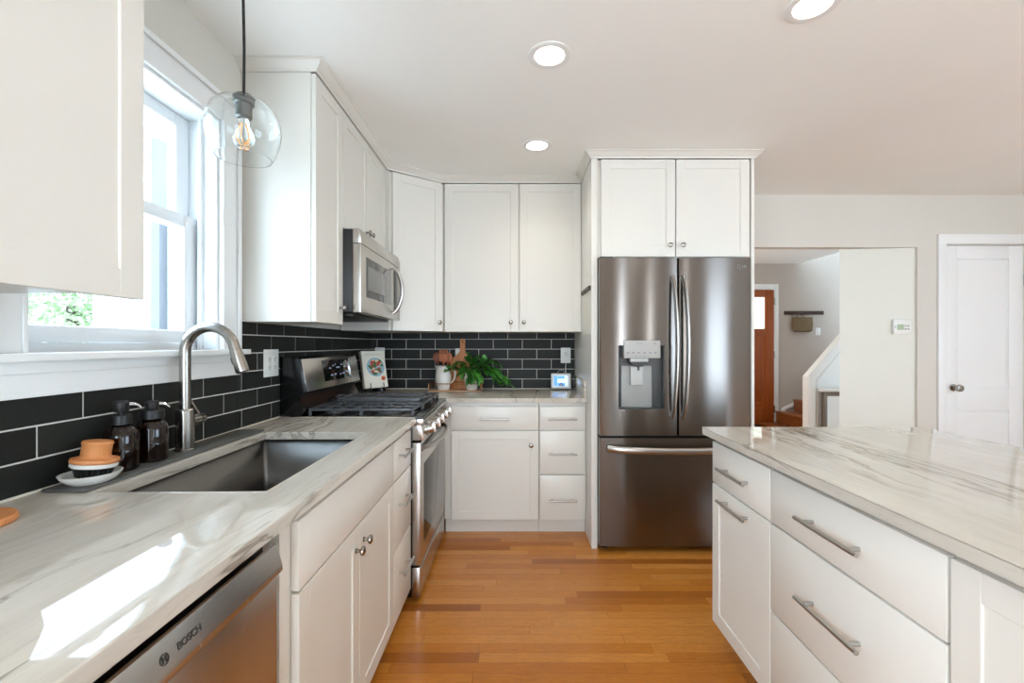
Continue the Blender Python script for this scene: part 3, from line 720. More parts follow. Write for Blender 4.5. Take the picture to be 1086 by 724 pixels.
for s, x in ((-1, -.972), (1, -.528)): b.tube([(x, 2.52, z + .012), (x + s * .03, 2.525, z + .018), (x + s * .042, 2.545, z + .02), (x + s * .042, 2.595, z + .02), (x + s * .03, 2.615, z + .018), (x, 2.62, z + .012)], .0055, 10)
solo('griddle', b, M_IRON, 'black cast iron griddle with loop handles on the middle burner grate', 'griddle', (-.75, 2.57, z))

# ================================================================== MICROWAVE
MY0, MY1, MZ0, MZ1 = 2.207, 2.953, 1.425, 1.843
T = thing('microwave', 'stainless over-the-range microwave with curved door handle', 'microwave', (-.95, 2.58, MZ0))
part('case', MB().box(-1.150, -.800, MY0 + .003, MY1 - .003, MZ0 + .004, MZ1 - .002, .003), M_DARK, T)
part('underside_plate', MB().box(-1.12, -.82, MY0 + .06, MY1 - .06, MZ0 - .012, MZ0 + .004, .003), M_DARK, T)
FX = -.757
dr = part('door', MB().box(-.799, FX, MY0, MY1 - .002, MZ0, 1.768, .005, 3), M_STEEL, T)
part('vent_strip', MB().prism([(-.799, 1.7695), (FX, 1.7695), (FX, 1.80), (FX - .012, MZ1), (-.799, MZ1)], 'y', MY0, MY1, .003), M_STEEL, T)
part('window', MB().box(FX - .002, FX + .0012, MY0 + .075, MY0 + .535, MZ0 + .085, 1.715, .001), mat('tinted glass', (72, 72, 72), .06), dr)
part('window_screen', MB().box(FX + .001, FX + .0018, MY0 + .10, MY0 + .44, MZ0 + .125, 1.672, .0005), mat('perforated screen', (120, 120, 118), .15), dr)
part('keypad', MB().box(FX - .002, FX + .0012, MY0 + .60, MY1 - .035, MZ0 + .05, 1.74, .001), M_BLACKGLASS, dr)
hp = []
for k in range(19):
    u = k / 18; hp.append((FX + .004 + .058 * math.sin(PI * u) ** .6, MY0 + .555, MZ0 + .035 + u * .285))
part('door_handle', MB().tube(hp, .012, 14, sx=.8), M_SATIN, dr)

# ================================================================== REFRIGERATOR
T = thing('refrigerator', 'stainless french-door refrigerator with ice and water dispenser', 'refrigerator', (.976, 3.1, 0))
FY, FB = 2.72, 2.795
part('case', MB().box(.522, 1.452, FB + .004, 3.50, .045, 1.785, .004), M_DKGREY, T)
part('kick_grille', MB().box(.535, 1.42, 2.80, 2.83, .02, .07), M_DARK, T)
for x in (.56, 1.38): part('caster', MB().cyl((x - .02, 2.80, .021), (x + .02, 2.80, .021), .0205, n=18), M_DARK, T)
def curved_door(mb, x0, x1, z0, z1, bulge=.006, a=None, c=None):
    """door (or its slice from a to c) whose front is slightly bowed in plan"""
    a = x0 if a is None else a; c = x1 if c is None else c; n = 12
    fy = lambda x: FY + bulge - bulge * math.sin(PI * min(1, max(0, (x - x0) / (x1 - x0)))) ** .6
    xs = [a + (c - a) * k / n for k in range(n + 1)]; poly = [(a, FB)]
    if a == x0: poly += [(x0, FY + .016), (x0 + .001, FY + .011)]; xs[0] = x0 + .004
    if c == x1: xs[-1] = x1 - .004
    poly += [(x, fy(x)) for x in xs]
    if c == x1: poly += [(x1 - .001, FY + .011), (x1, FY + .016)]
    mb.prism(poly + [(c, FB)], 'z', z0, z1); return mb
dX0, dX1, dZ0, dZ1 = .629, .909, .876, 1.264
ld = MB(); D = (.517, .9905)
curved_door(ld, *D, .715, dZ0); curved_door(ld, *D, dZ1, 1.797); curved_door(ld, *D, dZ0, dZ1, c=dX0); curved_door(ld, *D, dZ0, dZ1, a=dX1)
ld.box(dX0, dX1, FY + .062, FB, dZ0, dZ1)
ldo = part('left_door', ld, M_FRIDGE, T)
rdo = part('right_door', curved_door(MB(), .9955, 1.4375, .715, 1.797), M_FRIDGE, T)
fdo = part('freezer_drawer', curved_door(MB(), .517, 1.4375, .042, .700), M_FRIDGE, T)
part('mullion', MB().box(.97, 1.015, FB + .001, FB + .0035, .72, 1.79), M_DARK, T)
def bow(x, z0, z1, sx):
    pts = []
    for k in range(21):
        u = k / 20; pts.append((x + sx * .010 * math.sin(PI * u), FY - .004 - .052 * math.sin(PI * min(1, max(0, u))) ** .5, z0 + (z1 - z0) * u))
    return MB().tube(pts, .019, 16, sx=.55)
part('door_handle', bow(.956, .83, 1.68, 1), M_SATIN, ldo); part('door_handle', bow(1.022, .83, 1.68, 1), M_SATIN, rdo)
pts = []
for k in range(21):
    u = k / 20; pts.append((.565 + .83 * u, FY - .004 - .052 * math.sin(PI * u) ** .45, .638 - .006 * math.sin(PI * u)))
part('drawer_handle', MB().tube(pts, .021, 16, sx=.6), M_SATIN, fdo)
part('hinge_cover', MB().box(.522, .60, FB - .06, FB + .05, 1.7975, 1.806, .002), M_DARK, T)
# dispenser
dsp = part('dispenser_recess', MB().box(dX0 + .0005, dX1 - .0005, FY + .055, FY + .0615, dZ0 + .001, dZ1 - .001).box(dX0 + .0005, dX0 + .004, FY + .008, FY + .055, dZ0, dZ1).box(dX1 - .004, dX1 - .0005, FY + .008, FY + .055, dZ0, dZ1).box(dX0, dX1, FY + .008, FY + .055, dZ1 - .004, dZ1 - .0005).box(dX0, dX1, FY + .008, FY + .055, dZ0 + .0005, dZ0 + .006), mat('dispenser grey', (58, 60, 60), .3), T)
part('dispenser_back', MB().box(.655, .845, FY + .040, FY + .055, dZ0 + .006, 1.14, .004), mat('dispenser back grey', (150, 150, 146), .3), dsp)
part('paddle', MB().box(.706, .786, FY + .016, FY + .028, 1.02, 1.135, .006), M_GREY, dsp)
part('nozzle', MB().prism([(.692, 1.186), (.818, 1.186), (.80, 1.15), (.775, 1.135), (.735, 1.135), (.71, 1.15)], 'y', FY + .004, FY + .045, .002).cyl((.755, FY + .022, 1.11), (.755, FY + .022, 1.136), .009), M_DKGREY, dsp)
part('nozzle_trim', MB().box(.70, .81, FY - .004, FY + .004, 1.163, 1.186, .003), M_GREY, dsp)
cp = part('dispenser_panel', MB().box(.661, .882, FY - .010, FY + .04, 1.186, 1.293, .004), mat('dispenser panel', (172, 170, 166), .4), T)
PM = frame((0, FY - .0103, 0), (1, 0, 0), (0, 0, 1), (0, -1, 0))
for x in (.685, .718, .750, .785, .82, .85): part('icon', MB(PM).box(x - .007, x + .007, 1.216, 1.222, 0, .0004), M_GREYINK, cp)
for x in (.735, .76, .785): part('icon', MB(PM).box(x - .006, x + .006, 1.198, 1.201, 0, .0004), M_GREYINK, cp)
part('icon', MB(PM).box(.845, .853, 1.27, 1.276, 0, .0004), M_GREYINK, cp)
ic = MB().tube([(.744 + .006 * math.cos(q * PI / 6), FY - .0103, 1.274 + .006 * math.sin(q * PI / 6)) for q in range(12)], .0008, 6, closed=True)
ic.text('LG', .012, PM @ Matrix.Translation((.763, 1.274, 0)))
part('logo', ic, M_GREYINK, cp)
lg = MB(); PM = frame((0, FY - .0005, 0), (1, 0, 0), (0, 0, 1), (0, -1, 0))
lg.tube([(1.362 + .010 * math.cos(q * PI / 8), FY + .0005, 1.742 + .010 * math.sin(q * PI / 8)) for q in range(16)], .0012, 6, closed=True).text('LG', .022, PM @ Matrix.Translation((1.394, 1.742, 0)), .0012)
part('logo', lg, M_GREY, rdo)

# ================================================================== LIGHTS OF THE ROOM
def downlight(x, y, label):
    T = thing('recessed_light', label, 'light', (x, y, CEIL), 0, 'recessed ceiling lights')
    part('trim_ring', MB().lathe([(.060, -.0005), (.062, -.004), (.080, -.006), (.088, -.003), (.088, 0), (.060, 0)], 40, closed=True), M_TRIM, T, False)
    part('lens', MB().lathe([(0, -.003), (.0605, -.003), (.0605, -.0005), (0, -.0005)], 40), M_LAMP, T, False)
    l = bpy.data.lights.new('downlight_glow', 'SPOT'); l.energy = 8; l.spot_size = R(150); l.spot_blend = 1; l.shadow_soft_size = .06; l.color = (1, .96, .89)
    o = bpy.data.objects.new('downlight_glow', l); COL.objects.link(o); o.location = (x, y, CEIL - .03)
downlight(.144, 1.853, 'round recessed ceiling light in the middle of the aisle ceiling')
downlight(.133, 2.69, 'round recessed ceiling light closest to the back wall cabinets')
downlight(1.05, 1.579, 'round recessed ceiling light above the island')

px, py = -.847, 1.40
T = thing('pendant_light', 'clear glass globe pendant on black cord above the sink', 'pendant light', (px, py, 1.83))
part('canopy', MB(Matrix.Translation((px, py, CEIL))).lathe([(0, -.022), (.05, -.022), (.06, -.016), (.06, 0), (0, 0)], 32), M_DARK, T)
part('cord', MB().tube([(px, py, CEIL - .02), (px - .002, py, 2.35), (px + .001, py, 2.2), (px, py, 2.05)], .0042, 10), M_DARK, T)
part('socket_cap', MB(Matrix.Translation((px, py, 2.04))).lathe([(0, .012), (.006, .011), (.030, .004), (.032, 0), (.030, -.003), (0, -.003)], 28), M_DARK, T)
part('socket', MB(Matrix.Translation((px, py, 1.975))).lathe([(0, .06), (.030, .058), (.030, .045), (.023, .042), (.023, .004), (.018, 0), (0, 0)], 28), mat('pewter', (120, 122, 120), .35, .8), T)
prof = [(.030, 2.036), (.050, 2.032), (.074, 2.019), (.093, 1.996), (.104, 1.963), (.106, 1.937), (.101, 1.903), (.091, 1.872), (.079, 1.852)]
gi = [(r - .0022, z) for r, z in prof]
part('glass_globe', MB(Matrix.Translation((px, py, 0))).lathe(prof + gi[::-1], 48, closed=True), M_GLASS, T)
bp = [(.013, 1.975), (.014, 1.962), (.019, 1.948), (.027, 1.93), (.030, 1.912), (.027, 1.894), (.017, 1.881), (0, 1.877)]
bu = part('bulb', MB(Matrix.Translation((px, py, 0))).lathe(bp + [(max(0, r - .001), z + .0008) for r, z in bp[::-1]], 28), M_GLASS, T)
fl = MB()
for a in range(4):
    q = a * PI / 2; fl.tube([(px + .004 * math.cos(q), py + .004 * math.sin(q), 1.955), (px + .011 * math.cos(q), py + .011 * math.sin(q), 1.915), (px + .006 * math.cos(q + .6), py + .006 * math.sin(q + .6), 1.897)], .0011, 6)
part('filament', fl, M_FILAMENT, bu)

# ================================================================== WALL PLATES
def plate(label, M, w, h, kind):
    """cover plate, local x right, y up, z out of the wall"""
    T = thing('outlet' if kind == 'o' else 'light_switch', label, 'outlet' if kind == 'o' else 'switch', M.translation, 0, 'wall plates')
    part('cover_plate', MB(M).box(-w / 2, w / 2, -h / 2, h / 2, .0003, .006, .0025), M_WHITEP, T)
    n = max(1, round(w / .07))
    for i in range(n):
        x = (i - (n - 1) / 2) * .046
        if kind == 'o':
            rc = part('receptacle', MB(M).box(x - .017, x + .017, -.034, .034, .006, .008, .002), M_WHITEP, T)
            for yy in (-.019, .019):
                sl = MB(M).box(x - .008, x - .006, yy - .004, yy + .006, .008, .0083).box(x + .006, x + .008, yy - .004, yy + .006, .008, .0083).cyl((x, yy - .009, .0079), (x, yy - .009, .0083), .0025, n=10)
                part('socket_face', sl, M_SLOT, rc)
        else:
            part('rocker', MB(M).box(x - .016, x + .016, -.033, .033, .006, .0095, .002), M_WHITEP, T)
FL = lambda y, z: frame((WX + .0095, y, z), (0, 1, 0), (0, 0, 1), (1, 0, 0))
FBk = lambda x, z, y=BY - .0095: frame((x, y, z), (1, 0, 0), (0, 0, 1), (0, -1, 0))
plate('white double outlet plate on black tile between the window and the range', FL(2.115, 1.182), .125, .128, 'o')
plate('white outlet plate on back wall tile beside the tiled corner, behind the cookbook', FBk(-1.075, 1.182), .078, .125, 'o')
plate('white outlet plate mostly hidden behind the wooden cutting board', FBk(-.435, 1.178), .078, .12, 'o')
plate('white outlet plate above the small screen', FBk(.405, 1.182), .078, .122, 'o')
plate('white light switch on the far hall wall below the hook rail', FBk(4.50, 1.46, 6.65), .07, .11, 's')

# ================================================================== THINGS ON THE COUNTERS
def bottle(x, y, ph, label, turn, wide):
    T = thing('soap_bottle', label, 'soap bottle', (x, y, MATZ + .0004), 0, 'amber soap bottles')
    part('bottle', MB().lathe([(0, 0), (.036, 0), (.040, .004), (.0405, .012), (.0405, .092), (.038, .106), (.030, .118), (.020, .124), (.018, .128), (0, .128)], 36), M_AMBER, T, False)
    r = .031 if wide else .024
    part('collar', MB().lathe([(0, .126), (r, .126), (r, .150), (r - .003, .153), (0, .153)], 28), M_DARK, T, False)
    pm = part('pump', MB().cyl((0, 0, .15), (0, 0, .158 + ph), .007, n=14).lathe([(0, 0), (.016, 0), (.0175, .003), (.0175, .026), (.014, .030), (0, .0305)], 24, M=Matrix.Translation((0, 0, .156 + ph))), M_DARK, T, False)
    dx, dy = math.cos(turn), math.sin(turn); z = .176 + ph
    part('spout', MB().tube([(.012 * dx, .012 * dy, z), (.026 * dx, .026 * dy, z - .001), (.036 * dx, .036 * dy, z - .005), (.043 * dx, .043 * dy, z - .012)], [.0055, .005, .0042, .004], 10), M_CHROME, pm, False)
bottle(-1.094, 1.245, .004, 'taller amber glass soap bottle with black pump, next to the dish brush', R(55), False)
bottle(-1.090, 1.345, -.008, 'shorter amber glass soap bottle with black pump, next to the faucet', R(50), True)

bx, by = -1.075, 1.136
T = solo('brush_dish', MB(Matrix.Translation((bx, by, MATZ + .0003))).lathe([(0, 0), (.040, 0), (.050, .006), (.059, .016), (.0625, .0235), (.060, .024), (.055, .016), (.047, .009), (.038, .005), (0, .005)], 40), M_CERAM, 'round white ceramic dish under the dish brush', 'dish', (bx, by, MATZ))
T = thing('dish_brush', 'round beech-handled dish brush resting in the white dish', 'brush', (bx, by, MATZ + .006))
BR = Matrix.Translation((bx + .002, by + .002, MATZ + .0150)) @ Matrix.Rotation(R(-5), 4, 'X') @ Matrix.Rotation(R(5), 4, 'Y')
part('handle', MB(BR).lathe([(0, .034), (.047, .034), (.049, .038), (.048, .044), (.034, .047), (.030, .051), (.030, .076), (.032, .082), (.030, .087), (0, .088)], 36), M_BEECH, T)
part('brush_head', MB(BR).lathe([(0, .023), (.045, .023), (.0475, .026), (.0475, .0335), (0, .0335)], 36), M_CERAM, T)
br = MB(BR)
for k in range(22):
    q = 2 * PI * k / 22
    br.cyl((.030 * math.cos(q), .030 * math.sin(q), .0), (.038 * math.cos(q), .038 * math.sin(q), .0235), .0042, .0038, 7)
for k in range(12):
    q = 2 * PI * k / 12; br.cyl((.018 * math.cos(q), .018 * math.sin(q), .0), (.02 * math.cos(q), .02 * math.sin(q), .0235), .0042, .0038, 7)
part('bristles', br, M_DARK, T)
solo('wooden_trivet', MB(Matrix.Translation((-1.066, .872, CT + .0003))).lathe([(0, 0), (.064, 0), (.068, .003), (.068, .011), (.065, .015), (0, .015)], 40), M_BEECH, 'round wooden trivet at the left edge of the sink counter', 'trivet', (-1.066, .872, CT))

# --- tray group on the back counter
TZ = CT + .0004
T = thing('serving_tray', 'wooden tray with copper wire rail holding pitcher and plant on the back counter', 'tray', (-.455, 3.45, TZ))
part('base', MB().box(-.655, -.255, 3.375, 3.525, TZ, TZ + .007, .002), wood('pale tray wood', (196, 150, 116), (214, 172, 136), (4, 60, 60)), T)
w = []
for (cx, cy, a0) in ((-.28, 3.40, -90), (-.28, 3.50, 0), (-.63, 3.50, 90), (-.63, 3.40, 180)):
    for k in range(5): q = R(a0 + k * 22.5); w.append((cx + .028 * math.cos(q), cy + .028 * math.sin(q), TZ + .058))
part('wire_rail', MB().tube(w, .0032, 8, closed=True), M_COPPER, T)
for x, y in ((-.652, 3.385), (-.258, 3.385), (-.652, 3.515), (-.258, 3.515)):
    part('rail_post', MB().tube([(x, y, TZ + .006), (x, y, TZ + .03), (x, y, TZ + .058)], .003, 8), M_COPPER, T)
TT = TZ + .0073
def potprof(p, th): return p + [(max(0, r - th), max(z, p[0][1] + th)) for r, z in p[::-1]]
jx, jy = -.550, 3.448
T = thing('ceramic_pitcher', 'white ceramic pitcher holding wooden utensils on the tray', 'pitcher', (jx, jy, TT))
tb = MB(Matrix.Translation((jx, jy, TT)))
tb.lathe(potprof([(0, 0), (.044, 0), (.047, .004), (.050, .02), (.0505, .026), (.056, .045), (.0615, .085), (.060, .125), (.051, .160), (.048, .172), (.052, .182)], .004), 40)
for v in tb.bm.verts:   # pull a spout on the left rim
    d = Vector((v.co.x - jx, v.co.y - jy)); h = v.co.z - TT
    if h > .15 and d.x < 0 and abs(math.atan2(d.y, -d.x)) < .5:
        k = (h - .15) / .032 * (1 - abs(math.atan2(d.y, -d.x)) / .5); v.co.x -= .016 * k; v.co.z += .006 * k
part('jug', tb, M_CERAM, T)
part('handle', MB().tube([(jx + .050, jy, TT + .168), (jx + .078, jy - .004, TT + .165), (jx + .093, jy - .006, TT + .13), (jx + .088, jy - .006, TT + .09), (jx + .072, jy - .004, TT + .062), (jx + .056, jy, TT + .052)], .0062, 12, sx=1.2), M_CERAM, T)
GU = 'wooden utensils in the pitcher'
def utensil(name, label, top, foot, kind, m):
    T = thing(name, label, 'utensil', foot, 0, GU); f, tp = Vector(foot), Vector(top); d = (tp - f).normalized()
    L = (tp - f).length
    part('handle', MB().tube([f, f + d * (L * .5), f + d * (L - .055)], [.006, .0055, .006], 10), m, T)
    z = Vector((0, -1, 0)); z = (z - d * z.dot(d)).normalized(); x = d.cross(z)
    M = frame(tp - d * .036, x, d, z) @ Matrix.Diagonal((1.3, 1.2, 1, 1)); b = MB(M)
    if kind == 'spoon':
        b.ball((0, 0, 0), .034, 20, (.74, 1.0, .2))
    else:
        b.box(-.026, .026, -.036, .012, -.004, .004, .004)
        b.ball((0, -.018, 0), .030, 16, (.9, .75, .2))
        for q in (-.0205, -.0068, .0068, .0205): b.box(q - .0048, q + .0048, .008, .040, -.0035, .0035, .003)
    part('spoon_bowl' if kind == 'spoon' else 'tines', b, m, T)
utensil('wooden_spoon', 'dark wooden spoon at the left of the pitcher', (-.606, 3.456, 1.205), (-.566, 3.456, TT + .008), 'spoon', M_SPOOND)
utensil('salad_fork', 'reddish wooden salad fork in the middle of the pitcher', (-.545, 3.428, 1.216), (-.546, 3.434, TT + .008), 'fork', M_SPOON)
utensil('wooden_spoon', 'reddish wooden spoon leaning right in the pitcher', (-.512, 3.468, 1.202), (-.532, 3.464, TT + .008), 'spoon', M_SPOON)

# cutting board with handle, leaning on the tile
prof = [(-.098, 0), (.098, 0), (.10, .01), (.10, .19), (.094, .225), (.075, .250), (.045, .268), (.026, .285), (.018, .305), (.016, .345), (.021, .372), (.019, .392), (0, .402)]
poly = prof + [(-x, z) for x, z in prof[::-1] if x > 0][:-1]
poly = [(x, z) for x, z in prof[1:]] + [(-x, z) for x, z in prof[::-1][1:-1]]
T = thing('cutting_board', 'paddle-shaped wooden cutting board leaning on the black tile behind the tray', 'cutting board', (-.42, 3.53, TZ))
CM = Matrix.Translation((-.415, 3.540, TZ + .001)) @ Matrix.Rotation(R(-3.2), 4, 'X')
b = MB(CM).prism(poly, 'y', -.009, .009, .003)
cbo = part('board', b, M_BOARD, T)
part('hang_hole', MB(CM).cyl((0, -.0094, .375), (0, .0094, .375), .0065, n=16), M_SLOT, cbo)
# potted plant
qx, qy = -.333, 3.448
T = thing('potted_plant', 'green trailing plant in a white ceramic pot on the tray', 'plant', (qx, qy, TT))
part('pot', MB(Matrix.Translation((qx, qy, TT))).lathe(potprof([(0, 0), (.040, 0), (.043, .004), (.048, .03), (.060, .10), (.063, .125)], .004), 36), M_CERAM, T)
part('soil', MB(Matrix.Translation((qx, qy, TT))).lathe([(0, .108), (.055, .108), (.055, .112), (0, .116)], 24), M_SOIL, T)
M_LEAF = mat('leaf green', (52, 108, 40), .32, Specular_IOR_Level=.6)
t = NT(M_LEAF); isl = t.n('ShaderNodeNewGeometry').outputs['Random Per Island']
t.link(t.ramp(isl, [(0, rgb(30, 78, 28)), (.5, rgb(50, 116, 42)), (1, rgb(92, 164, 62))]), 'Base Color')
M_STEM = mat('stem green', (74, 112, 52), .5)
st, lf = MB(), MB()
def leaf(mb, p, d, L, wd, droop=.3, roll=0):
    """one pointed leaf blade folded along its midrib"""
    d = Vector(d).normalized(); sdv = d.cross(Vector((0, 0, 1))); sdv = sdv.normalized() if sdv.length > .05 else Vector((1, 0, 0)); up = sdv.cross(d)
    q = Matrix.Rotation(roll, 3, d); sdv, up = q @ sdv, q @ up
    tb = bmesh.new(); rows = []; n = 6
    for k in range(n + 1):
        u = k / n; wdt = wd * math.sin(PI * min(1, u ** .75 * .97 + .015)) ** .8 * (1 - .25 * u)
        c = Vector(p) + d * (L * u) - Vector((0, 0, 1)) * (droop * L * u * u)
        rows.append([tb.verts.new(c - sdv * wdt + up * wdt * .28), tb.verts.new(c), tb.verts.new(c + sdv * wdt + up * wdt * .28)])
    for a, c in zip(rows, rows[1:]):
        for j in range(2): tb.faces.new((a[j], a[j + 1], c[j + 1], c[j]))
    mb._merge(tb)
base = Vector((qx, qy, TT + .112)); rnd = random.Random(3)
def vine(end, arch, n, L, spread=.9):
    end = Vector(end); s0 = base + Vector((rnd.uniform(-.025, .025), rnd.uniform(-.02, .02), 0)); mid = (s0 + end) / 2 + Vector((0, 0, arch))
    pts = [(1 - u) ** 2 * s0 + 2 * u * (1 - u) * mid + u * u * end for u in [k / 10 for k in range(11)]]
    st.tube(pts, [.0024] * 8 + [.0018, .0014, .001], 6)
    for k in range(n):
        u = .25 + .75 * (k + .5) / n; p = (1 - u) ** 2 * s0 + 2 * u * (1 - u) * mid + u * u * end
        tg = (2 * (1 - u) * (mid - s0) + 2 * u * (end - mid)).normalized()
        sd_ = Vector((rnd.uniform(-1, 1), rnd.uniform(-1, .35), rnd.uniform(-.5, .5))) * spread
        dv = (tg + sd_).normalized(); l = L * rnd.uniform(.75, 1.15)
        if p.y + dv.y * l > 3.555: dv.y = -abs(dv.y)
        lf_ = p + dv * .004
        if lf_.z + dv.z * l - .3 * l < CT + .012: dv.z = abs(dv.z) * .3 + .25
        leaf(lf, lf_, dv, l, l * rnd.uniform(.32, .44), rnd.uniform(.12, .32), rnd.uniform(-.5, .5))
for e_, ar, n_, L_ in [((-.515, 3.40, 1.075), .05, 9, .06), ((-.47, 3.36, 1.10), .06, 9, .062), ((-.43, 3.42, 1.13), .06, 8, .06), ((-.35, 3.40, 1.185), .03, 9, .06), ((-.29, 3.42, 1.165), .04, 8, .06),
                        ((-.33, 3.335, 1.02), .09, 8, .075), ((-.38, 3.34, 1.05), .08, 7, .07), ((-.27, 3.35, 1.01), .10, 8, .072),
                        ((-.19, 3.43, 1.15), .06, 10, .06), ((-.12, 3.42, 1.12), .09, 12, .058), ((-.15, 3.38, 1.05), .11, 12, .058), ((-.08, 3.40, 1.02), .14, 14, .056), ((-.06, 3.42, .97), .17, 15, .054),
                        ((-.10, 3.36, .95), .17, 15, .052), ((-.025, 3.41, .945), .19, 14, .05), ((-.14, 3.44, 1.0), .12, 12, .055), ((-.05, 3.37, .94), .18, 12, .05), ((-.20, 3.38, 1.09), .09, 10, .06)]:
    vine(e_, ar, n_, L_)
for p_, d_, L_, w_ in [((-.335, 3.385, 1.085), (.1, -.35, -.9), .105, .036), ((-.295, 3.39, 1.08), (.35, -.4, -.8), .10, .034), ((-.37, 3.385, 1.10), (-.5, -.5, -.4), .09, .03), ((-.31, 3.41, 1.12), (.2, -.5, .7), .085, .03), ((-.355, 3.41, 1.13), (-.3, -.4, .75), .08, .028), ((-.21, 3.40, 1.10), (.6, -.4, -.5), .095, .032), ((-.16, 3.39, 1.09), (.5, -.5, -.55), .09, .03)]:
    st.tube([base, (base + Vector(p_)) / 2 + Vector((0, 0, .03)), p_], .002, 6); leaf(lf, p_, d_, L_, w_, .2, 0)
part('stems', st, M_STEM, T); part('foliage', lf, M_LEAF, T)

# cookbook on an easel, canister behind it
cz = TZ
FRk = Matrix.Translation((-.985, 3.16, cz)) @ Matrix.Rotation(R(46), 4, 'Z')      # local x right, y back, z up
T = thing('book_easel', 'black metal easel holding the cookbook in the counter corner', 'easel', (-.985, 3.165, cz))
LT = Matrix.Rotation(R(-14), 4, 'X'); EB = FRk @ Matrix.Translation((0, 0, .048)) @ LT
e = MB(EB)
for x in (-.05, .05):
    e.tube([(x, .012, .20), (x, .012, .0), (x, .006, -.004), (x, -.034, -.004), (x, -.036, .012), (x, -.036, .03)], .003, 8)
e.tube([(-.05, .012, .16), (.05, .012, .16)], .003, 8).tube([(-.05, .012, .02), (.05, .012, .02)], .003, 8)
part('frame', e, M_DARK, T)
e = MB(FRk)
for x in (-.05, .05): e.tube([(x, .022, .045), (x, -.005, .004)], .003, 8)
e.tube([(0, .05, .19), (0, .115, .004)], .003, 8).tube([(-.05, .045, .19), (.05, .045, .19)], .003, 8).tube([(-.05, -.005, .004), (.05, -.005, .004)], .003, 8)
part('legs', e, M_DARK, T)
T = thing('cookbook', 'white cookbook with a salad plate on its cover, standing beside the range', 'book', FRk @ Vector((0, 0, .05)))
bk = part('cover', MB(EB).box(-.088, .088, -.026, -.022, 0, .262, .001).box(-.088, .088, .004, .008, 0, .262, .001).box(-.088, -.084, -.022, .004, 0, .262, .001), M_PAPER, T)
part('pages', MB(EB).box(-.084, .083, -.0218, .0038, .003, .259), mat('page white', (244, 242, 236), .8), T)
CV = EB @ frame((0, -.0262, 0), (1, 0, 0), (0, 0, 1), (0, -1, 0))
part('plate_picture', MB(CV).lathe([(0, 0), (.068, 0), (.066, .0006), (0, .0006)], 40, M=Matrix.Translation((.008, .145, 0))), mat('plate blue', (150, 186, 196), .6), bk)
sal = MB(CV)
for k in range(46):
    q, r_ = rnd.uniform(0, 2 * PI), .052 * math.sqrt(rnd.random()); col = 0 if rnd.random() < .5 else (1 if rnd.random() < .6 else 2)
    c = (.008 + r_ * math.cos(q), .148 + r_ * math.sin(q)); a = rnd.uniform(0, PI); s_ = rnd.uniform(.007, .013)
    sal.prism([(c[0] + s_ * math.cos(a + w * PI / 3) * (1 if w % 3 else 1.5), c[1] + s_ * math.sin(a + w * PI / 3)) for w in range(6)], 'z', .0006, .0008 + k * .00001, mi=col)
part('salad_picture', sal, [mat('print green', (62, 98, 52), .6), mat('print red', (190, 74, 58), .6), mat('print cream', (226, 200, 160), .6)], bk)
part('badge', MB(CV).lathe([(0, 0), (.016, 0), (.016, .0006), (0, .0006)], 24, M=Matrix.Translation((.058, .062, 0))), mat('print orange', (196, 84, 48), .6), bk)
tl = MB(CV)
for k, x in enumerate([-.06, -.046, -.032, -.018, -.004, .010, .024, .038, .052]): tl.box(x, x + .009, .232, .241, 0, .0004)
part('title_line', tl, mat('pale print', (206, 202, 192), .6), bk)
T = thing('storage_canister', 'small black canister with wooden lid behind the cookbook', 'canister', (-1.03, 3.40, TZ))
part('jar', MB(Matrix.Translation((-1.03, 3.40, TZ))).lathe([(0, 0), (.046, 0), (.050, .004), (.050, .135), (.046, .140), (0, .140)], 32), M_BLACK, T)
part('lid', MB(Matrix.Translation((-1.03, 3.40, TZ))).lathe([(0, .1403), (.052, .1403), (.053, .144), (.053, .154), (.050, .158), (0, .158)], 32), M_BEECH, T)

# small smart display with cable
sx_, sy_ = .362, 3.500
T = thing('smart_display', 'small white tabletop display with a blue screen in the back counter corner', 'display', (sx_, sy_, TZ))
DMx = Matrix.Translation((sx_, sy_, TZ + .0075)) @ Matrix.Rotation(R(-8), 4, 'X')
cs_ = part('housing', MB(DMx).box(-.078, .078, -.012, .012, 0, .122, .010, 4).box(-.05, .05, .010, .045, 0, .05, .008), M_WHITEP, T)
sc_ = part('screen', MB(DMx).box(-.060, .052, -.0135, -.0115, .020, .104, .0008), M_SCREEN_L, T)
part('screen_picture', MB(DMx).box(-.058, -.030, -.0142, -.0136, .022, .102, .0002).box(-.028, .026, -.0142, -.0136, .078, .100, .0002).box(-.028, .03, -.0142, -.0136, .022, .046, .0002), M_SCREEN_B, sc_)
part('screen_figure', MB(DMx).ball((.0, -.014, .036), .010, 14, (1.2, .05, 1)).box(-.016, .016, -.0146, -.0143, .022, .034, .0001), M_SCREEN_D, sc_)
part('screen_spot', MB(DMx).ball((.001, -.0148, .030), .006, 12, (1, .05, 1)), mat('white print', (250, 250, 250), .5), sc_)
T = thing('power_cord', 'white plug and cord running from the outlet to the small screen', 'cord', (.405, 3.55, 1.05))
part('plug', MB().box(.388, .422, 3.530, 3.5614, 1.148, 1.186, .006), M_WHITEP, T)
part('cord', MB().tube([(.405, 3.545, 1.15), (.404, 3.545, 1.12), (.402, 3.548, 1.07), (.404, 3.552, 1.04), (.398, 3.553, 1.0), (.40, 3.55, .97)], .0022, 8), M_WHITEP, T)
part('loop', MB().tube([(.398, 3.552, 1.045), (.385, 3.553, 1.062), (.365, 3.554, 1.066), (.345, 3.553, 1.058), (.335, 3.552, 1.04)], .002, 8), M_GREY, T)

